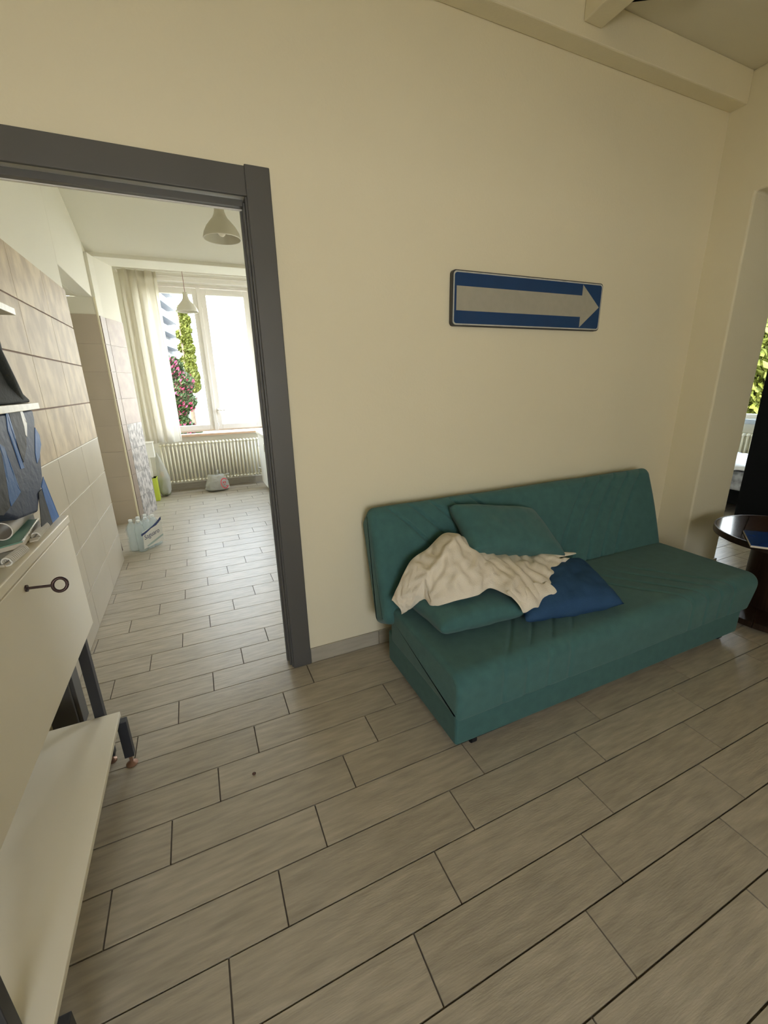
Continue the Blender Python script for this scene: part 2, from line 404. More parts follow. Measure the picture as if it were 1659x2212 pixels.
mb.box((-1.72, 5.595, 2.95), (KXR, 6.9, 3.05))
mb.box((-1.72, YA2, KZ), (-.83, 5.25, KZ + .1))
tag(add('ceiling_kitchen', mb, M_KWALL), 'pale kitchen ceiling sloping down to the beam', 'ceiling', kind='structure')
KWY0, KWY1, KWZ0, KWZ1 = 2.45, 3.25, 1.25, 2.05
mb = MB().box((KXR, YA2, 0), (KXR + .2, KWY0, KZ + .1)).box((KXR, KWY1, 0), (KXR + .2, 5.65, KZ + .1)).box((KXR, 6.45, 0), (KXR + .2, 6.9, KZ + .1)).box((KXR, 5.65, 0), (KXR + .2, 6.45, .90)).box((KXR, 5.65, 2.50), (KXR + .2, 6.45, KZ + .1)).box((KXR, KWY0, 0), (KXR + .2, KWY1, KWZ0)).box((KXR, KWY0, KWZ1), (KXR + .2, KWY1, KZ + .1))
tag(add('wall_kitchen_right', mb, M_KWALL), 'pale right wall of the kitchen, mostly hidden by the door frame', 'wall', kind='structure')
# window wall with parapet
WX0, WX1, WZ0, WZ1 = -0.39, 0.965, 0.795, 2.69
mb = MB()
mb.box((-.85, YW, 0), (KXR, YW + .28, 0.755)).box((-.85, YW, 0.755), (WX0, YW + .28, 2.95)).box((WX1, YW, 0.755), (KXR, YW + .28, 2.95)).box((WX0, YW, WZ1), (WX1, YW + .28, 2.95))
tag(add('wall_kitchen_bay', MB().box((-.97, 5.595, 0), (-.85, 6.84, 2.95)), M_KWALL), 'short pale side wall of the window bay behind the curtain', 'wall', kind='structure')
wkb = add('wall_kitchen_window', mb, M_KWALL); tag(wkb, 'pale kitchen wall around the bright window', 'wall', kind='structure')
add('baseboard_strip', MB().box((-.85, YW - .012, 0), (KXR, YW, 0.09)), M_BASEB, wkb)
# ---- kitchen window
def glass_mat():
    m = bpy.data.materials.new('window_glass'); m.use_nodes = True; N = m.node_tree.nodes; L = m.node_tree.links
    N.remove(N['Principled BSDF'])
    t = N.new('ShaderNodeBsdfTransparent'); t.inputs[0].default_value = (0.97, 0.99, 0.98, 1)
    g = N.new('ShaderNodeBsdfGlossy'); g.inputs['Roughness'].default_value = 0.02
    fr = N.new('ShaderNodeFresnel'); fr.inputs[0].default_value = 1.08
    mx = N.new('ShaderNodeMixShader')
    L.new(fr.outputs[0], mx.inputs[0]); L.new(t.outputs[0], mx.inputs[1]); L.new(g.outputs[0], mx.inputs[2])
    L.new(mx.outputs[0], N['Material Output'].inputs[0]); return m
M_GLASS = glass_mat()
YG = 6.62
win = thing('window_1', (0.285, YG, WZ0), 'white two-sash kitchen window with bright daylight outside', 'window', kind='structure')
def frame_rect(x0, x1, z0, z1, t, y0, y1):
    return MB().box((x0, y0, z0), (x0 + t, y1, z1)).box((x1 - t, y0, z0), (x1, y1, z1)).box((x0 + t, y0, z0), (x1 - t, y1, z0 + t)).box((x0 + t, y0, z1 - t), (x1 - t, y1, z1))
add('outer_frame', frame_rect(WX0, WX1, WZ0, WZ1, 0.035, YG - .01, YG + .07), M_FRAMEW, win, bevel=0.003)
for nm, (a, b) in (('left', (WX0 + .03, 0.285)), ('right', (0.31, WX1 - .03))):
    s = add('sash', frame_rect(a, b, WZ0 + .02, 2.645, 0.072, YG - .03, YG + .03), M_FRAMEW, win, bevel=0.004)
    p = add('pane', MB().box((a + .065, YG - .003, WZ0 + .085), (b - .065, YG + .003, 2.58)), M_GLASS, s)
add('meeting_stile', MB().box((0.270, YG - .048, WZ0 + .01), (0.318, YG - .028, 2.66)), M_FRAMEW, win, bevel=0.006, seg=3)
h = add('window_handle', MB().box((0.335, YG - .046, 1.03), (0.362, YG - .03, 1.11)).tube([(0.348, YG - .046, 1.085), (0.348, YG - .075, 1.085), (0.44, YG - .078, 1.083)], 0.009), M_FRAMEW, win, bevel=0.002)
add('shutter_box', MB().box((WX0 - .03, YG - .15, 2.69), (WX1 + .03, YG - .065, 2.86)).box((WX0 - .03, YG - .165, 2.735), (WX1 + .03, YG - .15, 2.75)), M_FRAMEW, win, bevel=0.004)
add('window_sill', MB().box((WX0 - .1, YW - .07, 0.745), (WX1 + .02, YG + .0, 0.772)), M_WOODSILL, win, bevel=0.004)
add('hinge', MB().tube([(0.322, YG - .04, 2.42), (0.322, YG - .04, 2.47)], 0.009), M_FRAMEW, win)
add('hinge', MB().tube([(0.322, YG - .04, 0.86), (0.322, YG - .04, 0.91)], 0.009), M_FRAMEW, win)

# ---- bedroom beyond the passage
mb = MB()
BY0, BY1, BZ0, BZ1 = 1.8, 3.4, 0.90, 2.30
mb.box((6.0, -.7, 0), (6.2, BY0, ZC)).box((6.0, BY1, 0), (6.2, 3.7, ZC)).box((6.0, BY0, 0), (6.2, BY1, BZ0)).box((6.0, BY0, BZ1), (6.2, BY1, ZC))
wb = add('wall_bedroom', mb, M_KWALL); tag(wb, 'pale far bedroom wall around its window', 'wall', kind='structure')
tag(add('wall_bedroom_left', MB().box((XR2, 3.6, 0), (6.0, 3.7, ZC)), M_KWALL), 'pale left wall of the far bedroom', 'wall', kind='structure')
tag(add('wall_bedroom_right', MB().box((XR2, -.7, 0), (6.0, -.6, ZC)), M_KWALL), 'pale right wall of the far bedroom', 'wall', kind='structure')
tag(add('wall_bedroom_near', MB().box((XR2, YA2, 0), (XR2 + .1, 3.6, ZC)).box((XR2, -.6, 0), (XR2 + .1, .30, ZC)), M_KWALL), 'pale near wall of the far bedroom either side of the passage', 'wall', kind='structure')
tag(add('ceiling_bedroom', MB().box((XR2, -.7, ZC), (6.2, 3.7, ZC + .1)), M_CEIL), 'pale ceiling of the far bedroom', 'ceiling', kind='structure')
w2 = thing('window_2', (6.0, 2.6, BZ0), 'narrow glimpse of the bedroom window full of bright yellow-green leaves', 'window', kind='structure')
def frame_rect_x(y0, y1, z0, z1, t, x0, x1):
    return MB().box((x0, y0, z0), (x1, y0 + t, z1)).box((x0, y1 - t, z0), (x1, y1, z1)).box((x0, y0 + t, z0), (x1, y1 - t, z0 + t)).box((x0, y0 + t, z1 - t), (x1, y1 - t, z1))
add('frame', frame_rect_x(BY0, BY1, BZ0, BZ1, 0.045, 6.05, 6.11), M_FRAMEW, w2, bevel=0.003)
add('pane', MB().box((6.077, BY0 + .04, BZ0 + .04), (6.083, BY1 - .04, BZ1 - .04)), M_GLASS, w2)
add('window_sill', MB().box((5.94, BY0 - .05, BZ0 - .06), (6.05, BY1 + .05, BZ0 - .01)), mat('grey_marble', (0.45, 0.5, 0.55), 0.2, var=0.2, scale=8), w2, bevel=0.003)
w4 = thing('added_window_4', (KXR, 2.85, KWZ0), 'added side window lighting the kitchen, unseen behind the sofa wall', 'window', kind='structure')  # invented window, put in to brighten the kitchen
add('frame', frame_rect_x(KWY0, KWY1, KWZ0, KWZ1, 0.05, KXR + .08, KXR + .14), M_FRAMEW, w4, bevel=0.003)
w5 = thing('added_window_5', (KXR, 6.05, .90), 'added narrow window lighting the bay, unseen behind the door frame', 'window', kind='structure')  # invented window, put in to light radiator and curtain from the side
add('frame', frame_rect_x(5.65, 6.45, .90, 2.50, 0.05, KXR + .08, KXR + .14), M_FRAMEW, w5, bevel=0.003)
# rear window of the living room, unseen, sized and placed for the light it lets in
w3 = thing('window_3', (-0.15, YR, RWZ0), 'wide unseen window behind the viewer, placed to light the sofa', 'window', kind='structure')
add('frame', frame_rect(RWX0, RWX1, RWZ0, RWZ1, 0.06, YR - .13, YR - .07), M_FRAMEW, w3, bevel=0.003)
add('mullion', MB().box((-0.18, YR - .13, RWZ0), (-0.12, YR - .07, RWZ1)), M_FRAMEW, w3)

# ================================================================== SOFA AND WHAT LIES ON IT
SX0, SX1 = 0.735, 2.645
sofa = thing('sofa_bed', (1.69, 1.40, 0), 'teal fabric click-clack sofa bed without arms under the arrow sign', 'sofa')
def sbase():
    mb = MB()
    mb.prism([(0.743, 1.062), (2.545, 1.050), (2.545, 1.66), (0.742, 1.67)], 0.048, 0.215)
    return mb
add('base', sbase(), M_TEALD, sofa, bevel=0.012, seg=3)
def groove(d, wdt): return math.exp(-(d / wdt) ** 2)
BARCS = [1.765 + 0.118 * k for k in range(5)]
def back_arc(x, s):
    g = 0.0
    for xb in BARCS:
        c = xb + 0.15 * s + 0.17 * s * s
        g = max(g, groove((x if x > 1.685 else 3.37 - x) - c, 0.009))
    return g
SARCS = [0.945 + 0.115 * k for k in range(4)]
def seat_arc(x, y):
    s = (y - 1.05) / 0.55
    if s < 0: s = 0
    g = 0.0
    for xb in SARCS:
        c = xb + 0.62 * s - 0.2 * s * s
        g = max(g, groove((x if x < 1.685 else 3.37 - x) - c, 0.009) * min(1, max(0, (0.75 - s) * 5)))
    return g
def closed_sweep(sec, x0, x1, nx, endr, disp=None, skew=None):
    """rounded profile sec [(y,z,ny,nz)] swept along x, pulled in towards both ends"""
    mb = MB(); m = len(sec)
    cy = sum(p[0] for p in sec) / m; cz = sum(p[1] for p in sec) / m
    xs = []
    for k in range(7): a = PI / 2 * k / 6; xs.append((x0 + endr * (1 - math.sin(a)), math.cos(a)))
    xs = list(reversed([(x, c) for x, c in xs]))
    xs = [(x0 + endr * (1 - math.cos(PI / 2 * k / 6)), 1 - math.sin(PI / 2 * k / 6)) for k in range(7)]
    mid = [(lerp(x0 + endr, x1 - endr, k / nx), 0.0) for k in range(1, nx)]
    xe = [(x1 - (x - x0), c) for x, c in reversed(xs)]
    allx = xs + mid + xe
    vs = []
    for x, c in allx:
        for (y, z, ny, nz) in sec:
            yy = y - ny * endr * c; zz = z - nz * endr * c
            d = disp(x, y, z, ny, nz) if disp else 0.0
            yy += ny * d; zz += nz * d
            dx = skew(x, yy, zz) if skew else 0.0
            vs.append((x + dx, yy, zz))
    fs = []
    for i in range(len(allx) - 1):
        for k in range(m): fs.append((i * m + k, i * m + (k + 1) % m, (i + 1) * m + (k + 1) % m, (i + 1) * m + k))
    fs.append(tuple(reversed(range(m)))); n0 = (len(allx) - 1) * m; fs.append(tuple(range(n0, n0 + m)))
    return mb.add(vs, fs)
def round_section(poly, r, seg=6, den=0.03):
    """rounded closed polygon (y,z), ccw -> resampled with normals"""
    pts = []; n = len(poly)
    rr = r if isinstance(r, (list, tuple)) else [r] * n
    for i in range(n):
        p0 = Vector(poly[i - 1]); p1 = Vector(poly[i]); p2 = Vector(poly[(i + 1) % n])
        d0 = (p0 - p1).normalized(); d1 = (p2 - p1).normalized()
        ang = d0.angle(d1); t = rr[i] / math.tan(ang / 2)
        a = p1 + d0 * t; b = p1 + d1 * t
        cdir = (d0 + d1).normalized(); c = p1 + cdir * (rr[i] / math.sin(ang / 2))
        a0 = math.atan2((a - c).y, (a - c).x); a1 = math.atan2((b - c).y, (b - c).x)
        da = (a1 - a0 + PI) % (2 * PI) - PI
        for k in range(seg + 1):
            q = a0 + da * k / seg; pts.append((c.x + rr[i] * math.cos(q), c.y + rr[i] * math.sin(q)))
    out = []
    for i in range(len(pts)):
        p = Vector(pts[i]); q = Vector(pts[(i + 1) % len(pts)]); l = (q - p).length; k = max(1, int(l / den))
        for j in range(k): out.append(p.lerp(q, j / k))
    m = len(out); res = []
    for i in range(m):
        t = (out[(i + 1) % m] - out[i - 1])
        t = t.normalized() if t.length > 1e-9 else Vector((1, 0))
        res.append((out[i].x, out[i].y, t.y, -t.x))
    return res
# seat: y,z section ccw
seat_sec = round_section([(1.045, 0.178), (1.63, 0.178), (1.63, 0.368), (1.045, 0.368)], [0.012, 0.03, 0.05, 0.055], 8, 0.009)
def seat_disp(x, y, z, ny, nz):
    d = 0.0
    if nz > 0.3: d -= 0.006 * seat_arc(x, y) * nz
    if ny < -0.3: d -= 0.004 * seat_arc(x, 1.05 + (z - .37) * .3) * -ny
    if nz > 0: d += nz * (0.012 * math.sin(PI * min(max((x - SX0) / (SX1 - SX0), 0), 1)) ** 0.5 * math.sin(PI * min(max((y - 1.045) / .585, 0), 1)) ** .5)
    d += 0.003 * mnoise.noise(Vector((x * 4, y * 4, z * 4)))
    return d
def seat_skew(x, y, z):
    t = max(0.0, (x - 2.3) / 0.35)
    return -0.05 * t * max(0, (0.30 - z) / 0.12)
add('seat_cushion', closed_sweep(seat_sec, SX0, SX1, 420, 0.022, seat_disp, seat_skew), M_TEAL, sofa, smooth=True)
back_sec = round_section([(1.575, 0.30), (1.715, 0.23), (1.865, 0.735), (1.775, 0.835), (1.735, 0.80)], [0.03, 0.03, 0.05, 0.035, 0.04], 8, 0.009)
def back_disp(x, y, z, ny, nz):
    d = 0.0
    if ny < -0.3: d -= 0.016 * back_arc(x, (z - 0.37) / 0.43) * -ny
    if ny < 0: d += -ny * 0.012 * math.sin(PI * min(max((z - 0.3) / .5, 0), 1))
    d += 0.003 * mnoise.noise(Vector((x * 4, y * 4, z * 4 + 9)))
    return d
add('backrest', closed_sweep(back_sec, 0.690, 2.660, 420, 0.04, back_disp), M_TEAL, sofa, smooth=True)
for (cx, cy) in ((0.845, 1.10), (2.47, 1.10), (0.83, 1.60), (2.47, 1.60)):
    add('castor', MB().tube([(cx - .011, cy, 0.022), (cx + .011, cy, 0.022)], 0.022, 14).tube([(cx, cy + .006, 0.03), (cx, cy + .006, 0.055)], 0.008, 8), M_RUBBER, sofa, smooth=True, angle=40)

def pillow(c, t, nu=36, nv=30, pinch=0.06, seed=0, p=0.42, wr=0.006, sag=None):
    """c: corners [P00,P10,P11,P01] ; a stuffed cushion with pinched edges and pointed corners"""
    P = [Vector(q) for q in c]
    n = ((P[1] - P[0]).cross(P[3] - P[0])).normalized()
    mb = MB()
    def base(u, v):
        a = (2 * u - 1); b = (2 * v - 1)
        pu = 1 - pinch * (1 - b * b) * 1.0 * 0 ; 
        a2 = a * (1 - pinch * (1 - b * b)); b2 = b * (1 - pinch * (1 - a * a))
        uu = (a2 + 1) / 2; vv = (b2 + 1) / 2
        return P[0].lerp(P[1], uu).lerp(P[3].lerp(P[2], uu), vv)
    def hgt(u, v):
        a = abs(2 * u - 1); b = abs(2 * v - 1)
        return ((1 - a ** 2.6) * (1 - b ** 2.6)) ** p
    def side(sgn):
        def fn(u, v):
            q = base(u, v); hh = hgt(u, v)
            w_ = wr * hh ** .5 * (mnoise.noise(Vector((u * 5 + seed, v * 4, sgn))) + 0.5 * mnoise.noise(Vector((u * 13 + seed, v * 9, sgn * 2))))
            edge = 0.5 * wr * math.sin(u * 40 + seed) * (1 - hh)
            r = q + n * (sgn * (t / 2 * hh) + w_ + edge * 0.4)
            if sag: r = sag(r)
            return tuple(r)
        return fn
    mb.grid(side(1), nu, nv); mb.grid(side(-1), nu, nv, flip=True)
    return mb
o = add('cushion', pillow([(0.79, 1.25, .432), (1.215, 1.215, .432), (1.235, 1.585, .436), (0.765, 1.575, .436)], 0.125, seed=1, p=.33), M_TEAL, smooth=True, merge=0.0005)
tag(o, 'teal cushion lying flat on the seat under the cream blanket', 'cushion', 'cushions on the sofa')
o = add('cushion', pillow([(1.085, 1.475, .628), (1.665, 1.455, .498), (1.590, 1.655, .722), (1.095, 1.695, .800)], 0.150, seed=5, p=.30), M_TEAL, smooth=True, merge=0.0005)
tag(o, 'teal cushion leaning on the backrest on top of the cream blanket', 'cushion', 'cushions on the sofa')
o = add('cushion', pillow([(1.155, 1.175, .420), (1.660, 1.105, .415), (1.815, 1.475, .452), (1.330, 1.570, .456)], 0.150, seed=9, p=.40, wr=.012), M_BLUE, smooth=True, merge=0.0005)
tag(o, 'dark blue cushion with pointed corners lying on the sofa seat', 'cushion', 'cushions on the sofa')
# cream blanket: a crumpled sheet of cloth thrown over the cushions
BF = [(0.735, 1.50, .395), (0.765, 1.475, .425), (0.815, 1.44, .478), (0.823, 1.372, .478), (0.902, 1.318, .512), (0.995, 1.305, .52), (1.084, 1.326, .52), (1.125, 1.232, .512), (1.196, 1.205, .486), (1.368, 1.262, .476), (1.597, 1.44, .486)]
BB = [(0.70, 1.53, .455), (0.73, 1.54, .50), (0.815, 1.565, .608), (0.918, 1.59, .645), (1.017, 1.60, .698), (1.121, 1.60, .663), (1.22, 1.58, .605), (1.34, 1.55, .565), (1.434, 1.52, .550), (1.523, 1.50, .535), (1.70, 1.485, .482)]
def blanket(u, v):
    b = catmull(BB, u); f = catmull(BF, u)
    p = b.lerp(f, v)
    bul = math.sin(PI * v) ** 0.8
    p.z += 0.045 * bul * (0.4 + 0.6 * math.sin(PI * min(1, u * 1.05))); p.y -= 0.030 * bul
    n1 = mnoise.noise(Vector((u * 3.2, v * 1.6, 3.1))); n2 = mnoise.noise(Vector((u * 6.5 + 4, v * 3.0, 1.7)))
    ph = u * 15 + v * 5.0 * math.sin(u * 5.0 + 0.6) + n1 * 2.4
    rid = (1 - abs(math.sin(ph * 0.5))) ** 2; env = 0.2 + 0.8 * math.sin(PI * v) ** 0.5
    amp = 0.020 * env
    p.z += amp * (rid - 0.3); p.y -= amp * (rid - 0.3) * 0.8
    return tuple(p)
import numpy as np
def relax_cloth(nu, nv, su, sv, iters=220, seed=3):
    """excess cloth settles into folds: springs longer than the target surface buckle it"""
    T = np.array([[blanket(i / nu, j / nv) for i in range(nu + 1)] for j in range(nv + 1)])
    rs = np.random.RandomState(seed); X = T.copy()
    n0 = rs.randn(*X.shape) * .010
    for _ in range(3):
        n0[1:-1, 1:-1] = (n0[1:-1, 1:-1] + n0[:-2, 1:-1] + n0[2:, 1:-1] + n0[1:-1, :-2] + n0[1:-1, 2:]) / 5
    X += n0 * 2.2
    att = np.full(X.shape[:2] + (1,), .018); att[:2] = .12; att[-2:] = .10; att[:, :2] = .12; att[:, -2:] = .12
    sets = []
    for (dj, di, k, f) in ((0, 1, 1.0, su), (1, 0, 1.0, sv), (1, 1, .6, (su + sv) / 2), (1, -1, .6, (su + sv) / 2), (0, 2, .45, su * .99), (2, 0, .45, sv * .99)):
        A = (slice(0, nv + 1 - dj), slice(max(0, -di), nu + 1 - max(0, di))); B_ = (slice(dj, nv + 1), slice(max(0, di), nu + 1 + min(0, di)))
        L0 = np.linalg.norm(T[B_] - T[A], axis=2) * f; sets.append((A, B_, L0, k))
    for it in range(iters):
        acc = np.zeros_like(X); cnt = np.zeros(X.shape[:2] + (1,))
        for A, B_, L0, k in sets:
            d = X[B_] - X[A]; l = np.linalg.norm(d, axis=2) + 1e-9
            c = (d * ((l - L0) / l * .5 * k)[..., None])
            acc[A] += c; acc[B_] -= c; cnt[A] += 1; cnt[B_] += 1
        X += acc / cnt * 1.5
        X += (T - X) * att
        X[..., 2] = np.maximum(X[..., 2], T[..., 2] - .022)
    for _ in range(1):
        Y = X.copy(); Y[1:-1, 1:-1] = X[1:-1, 1:-1] * .6 + .1 * (X[:-2, 1:-1] + X[2:, 1:-1] + X[1:-1, :-2] + X[1:-1, 2:]); X = Y
    return X
XB = relax_cloth(62, 26, 1.26, 1.14)
mb = MB().grid(lambda u, v: tuple(XB[int(round(v * 26)), int(round(u * 62))]), 62, 26)
def flap(u, v):
    a = Vector((1.105, 1.245, 0.532)).lerp(Vector((1.345, 1.275, 0.522)), u); b_ = Vector((1.150, 1.185, 0.452)).lerp(Vector((1.375, 1.235, 0.470)), u)
    p = a.lerp(b_, v); p.y -= 0.02 * math.sin(PI * v); p.z += 0.006 * math.sin(u * 19 + v * 3) ; p.y += 0.008 * math.sin(u * 11 + 1)
    return tuple(p)
mb.grid(flap, 40, 14)
def tip(u, v):
    a = Vector((1.50, 1.47, .528)).lerp(Vector((1.755, 1.475, .502)), u); wd = 0.034 * (1 - u) ** 0.8 + 0.003
    p = a + Vector((0, -wd * math.cos(v * PI), wd * math.sin(v * PI) * 0.7))
    return tuple(p)
mb.grid(tip, 24, 10)
o = add('blanket', mb, M_CREAM, smooth=True, solid=0.005, sub=2)
tag(o, 'crumpled cream cotton blanket thrown over the sofa cushions', 'blanket')

# ================================================================== ARROW SIGN
M_SBLUE = mat('sign_blue', (0.012, 0.050, 0.150), 0.35, var=0.08, scale=9)
M_SGREY = mat('sign_reflective_grey', (0.40, 0.38, 0.31), 0.45, var=0.06, scale=30)
M_SEDGE = mat('sign_dark_edge', (0.05, 0.048, 0.045), 0.5, var=0.2, scale=20)
M_SLINE = mat('sign_border_line', (0.55, 0.55, 0.50), 0.45, var=0.15, scale=30)
sx0, sx1, sz0, sz1 = 1.192, 2.172, 1.645, 1.887
sign = thing('arrow_sign', ((sx0 + sx1) / 2, YA, (sz0 + sz1) / 2), 'blue road sign with a grey arrow pointing right hung on the cream wall', 'sign')
def rrect(x0, x1, z0, z1, r, n=6):
    pts = []
    for cx, cz, a0 in ((x1 - r, z0 + r, -PI / 2), (x1 - r, z1 - r, 0), (x0 + r, z1 - r, PI / 2), (x0 + r, z0 + r, PI)):
        for k in range(n + 1):
            a = a0 + PI / 2 * k / n; pts.append((cx + r * math.cos(a), cz + r * math.sin(a)))
    return pts
add('backing', MB().extrude(rrect(sx0, sx1, sz0, sz1, .018), 'y', YA - .026, YA - .001), M_SEDGE, sign, bevel=0.002)
add('border', MB().extrude(rrect(sx0 + .005, sx1 - .005, sz0 + .005, sz1 - .005, .017), 'y', YA - .0275, YA - .026), M_SLINE, sign)
add('face', MB().extrude(rrect(sx0 + .011, sx1 - .011, sz0 + .011, sz1 - .011, .014), 'y', YA - .0285, YA - .0275), M_SBLUE, sign)
zc = (sz0 + sz1) / 2
arrow = [(sx0 + .022, zc - .052), (sx0 + .805, zc - .052), (sx0 + .797, zc - .105), (sx1 - .018, zc + .0), (sx0 + .797, zc + .105), (sx0 + .805, zc + .052), (sx0 + .022, zc + .052)]
arrow = [(sx0 + .022, zc - .053), (sx0 + .826, zc - .053), (sx0 + .826, zc - .106), (sx1 - .020, zc), (sx0 + .826, zc + .106), (sx0 + .826, zc + .053), (sx0 + .022, zc + .053)]
add('arrow', MB().extrude(arrow, 'y', YA - .0293, YA - .0285), M_SGREY, sign)

# ================================================================== WHITE STORAGE UNIT ON THE LEFT
UX, UXB, UY0, UY1 = -0.45, -0.885, 0.55, 1.745
unit = thing('storage_unit', (-0.66, 1.15, 0), 'white laminate storage unit with drop front, key and dark metal legs', 'storage unit')
cab = add('cabinet_body', MB().box((UXB, UY0, .555), (UX - .018, UY1 - .02, .572)).box((UXB, UY0, .572), (UXB + .015, UY1 - .02, .938)).box((UXB + .015, UY0, .572), (UX - .018, UY0 + .018, .938)).box((UXB + .015, UY1 - .038, .572), (UX - .018, UY1 - .02, .938)), M_WHITEL, unit, bevel=0.002)
door = add('drop_front', MB().box((UX - .018, UY0, .548), (UX, UY1 - .018, .938)), M_WHITEL, unit, bevel=0.003)
add('cabinet_top', MB().box((UXB, UY0, .943), (UX + .003, UY1, .970)), M_WHITEL, unit, bevel=0.003)
# key in its lock
kx, ky, kz = UX, 1.262, 0.906
key = MB().tube([(kx, ky, kz), (kx + .055, ky, kz - .004)], 0.0035, 8).tube([(kx - .001, ky, kz), (kx + .004, ky, kz)], 0.009, 12)
ring = [(kx + .071 + .016 * math.cos(2 * PI * k / 24), ky + 0.006 * math.sin(2 * PI * k / 24), kz - .005 + .016 * math.sin(2 * PI * k / 24)) for k in range(25)]
key.tube(ring, 0.0042, 8, cap=False)
o = add('key', key, M_KEY, door, smooth=True, off=Vector(unit.location), angle=50); o['label'] = 'dark metal key with ring bow'
for z0, z1 in ((1.333, 1.353), (1.612, 1.632)):
    add('shelf', MB().box((UXB, UY0, z0), (UX, UY1 - .004, z1)), M_SHELFL, unit, bevel=0.0015)
add('lower_shelf', MB().box((UXB, UY0 - .2, .207), (-.405, 1.600, .226)), M_WHITEL, unit, bevel=0.002)
add('post', MB().box((-.488, 1.604, .03), (-.456, 1.634, .555)), M_DMETAL, unit, bevel=0.002)
add('post', MB().box((-.700, 1.604, .03), (-.675, 1.634, .555)), M_DMETAL, unit, bevel=0.002)
add('post', MB().box((UXB, 1.604, .03), (UXB + .03, 1.634, 1.75)), M_DMETAL, unit, bevel=0.002)
add('post', MB().box((UXB, .70, .03), (UXB + .03, .73, 1.75)), M_DMETAL, unit, bevel=0.002)
add('post', MB().box((-.488, .70, .03), (-.456, .73, .555)), M_DMETAL, unit, bevel=0.002)
add('shade_sheet', MB().box((UXB, .73, .226), (UXB + .006, 1.604, .555)), M_DMETAL, unit)  # dark sheet standing in for the shade below the cabinet
for yy in (1.555, .70):
    leg = add('leg', MB().box((-.416, yy, .045), (-.384, yy + .03, .207)).box((UXB, yy, .175), (-.416, yy + .03, .2065)), M_DMETAL, unit, bevel=0.002)
    o = add('foot', MB().lathe([(.0, 0), (.020, 0), (.021, .004), (.012, .012), (.006, .016), (.006, .046)], (-.400, yy + .015, 0), 16), M_COPPER, leg, smooth=True, off=Vector(unit.location), angle=50)
for (px_, yy) in ((-.472, 1.619), (-.687, 1.619), (UXB + .015, 1.619), (UXB + .015, .715), (-.472, .715)):
    add('foot', MB().lathe([(.0, 0), (.016, 0), (.016, .006), (.006, .01), (.006, .032)], (px_, yy, 0), 12), M_COPPER, unit, smooth=True, angle=50)
ZT = 0.9705
# blue nylon bag on the cabinet top, under the shelf
M_NAVY = mat('navy_nylon', (0.019, 0.034, 0.080), 0.55, var=0.2, scale=14, bump=0.2, bscale=40)
M_NBLUE = mat('bright_blue_nylon', (0.020, 0.125, 0.40), 0.5, var=0.15, scale=14, bump=0.15, bscale=40)
M_JET = mat('black_nylon', (0.018, 0.018, 0.016), 0.6, var=0.2, scale=14, bump=0.2, bscale=40)
bag = thing('nylon_bag', (-0.66, 1.54, ZT), 'blue and black nylon bag standing on the white cabinet under the shelf', 'bag')
FAR = [(.972, 1.548), (1.03, 1.552), (1.07, 1.60), (1.10, 1.645), (1.12, 1.665), (1.155, 1.686), (1.20, 1.717), (1.245, 1.735), (1.275, 1.720), (1.30, 1.735), (1.331, 1.742)]
def interp(tab, z):
    for (z0, a0), (z1, a1) in zip(tab, tab[1:]):
        if z <= z1: return lerp(a0, a1, min(max((z - z0) / (z1 - z0), 0), 1))
    return tab[-1][1]
FRONT = [(.972, -.605), (1.03, -.600), (1.075, -.545), (1.12, -.485), (1.16, -.472), (1.331, -.474)]
def cloth_block(yz, x0, x1, nm, m, parent, bev, amp=.004, seed=0, taper=0.0):
    """soft-edged cloth volume: a (y,z) outline with rounded rim and a slightly uneven outer side"""
    mb = MB().extrude(yz, 'x', x0, x1)
    o_ = add(nm, mb, m, parent, bevel=bev, seg=4)
    return o_
SIL = [(1.30, 1.331), (1.30, 1.10), (1.40, 1.055), (1.52, 1.04), (1.552, 1.035), (1.598, 1.074), (1.647, 1.099), (1.667, 1.118), (1.686, 1.155), (1.717, 1.204), (1.738, 1.247), (1.721, 1.276), (1.737, 1.300), (1.742, 1.331)]
cloth_block(SIL, -.62, -.4695, 'body', M_NAVY, bag, .008)
cloth_block([(1.30, .9712), (1.715, .9712), (1.72, 1.10), (1.73, 1.331), (1.30, 1.331)], -.87, -.572, 'body', M_NAVY, bag, .02)
def panel(yz, nm, m, x=None, th=.0016, off=.004):
    """flat cloth piece sewn on the outer side of the bag; polygon in (y,z)"""
    k = .959; P = [(y * k, CAM_H - (CAM_H - z) * k) for y, z in yz]
    bmx = bmesh.new(); vs = [bmx.verts.new((0, y, z)) for y, z in P]; bmx.faces.new(vs)
    bmesh.ops.triangulate(bmx, faces=bmx.faces); bmesh.ops.subdivide_edges(bmx, edges=bmx.edges, cuts=3, use_grid_fill=True)
    mb = MB(); bmx.verts.ensure_lookup_table(); vv = []
    for v in bmx.verts:
        xx = (interp(FRONT, v.co.z) + off + .003 * math.sin(v.co.y * 40 + v.co.z * 22)) if x is None else x(v.co.y, v.co.z)
        vv.append((xx, v.co.y, v.co.z))
    mb.add(vv, [tuple(q.index for q in f.verts) for f in bmx.faces]); bmx.free()
    return add(nm, mb, m, bag, solid=th)
panel([[1.47, 1.255], [1.497, 1.240], [1.501, 1.201], [1.503, 1.171], [1.504, 1.139], [1.522, 1.108], [1.486, 1.098], [1.431, 1.087], [1.431, 1.108], [1.448, 1.158], [1.464, 1.216]], 'blue_panel', M_NBLUE, x=lambda y, z: -.4690)
panel([[1.575, 1.331], [1.592, 1.330], [1.595, 1.262], [1.588, 1.23], [1.595, 1.197], [1.599, 1.166], [1.571, 1.167], [1.565, 1.217], [1.554, 1.281]], 'blue_panel', M_NBLUE, x=lambda y, z: -.4690)
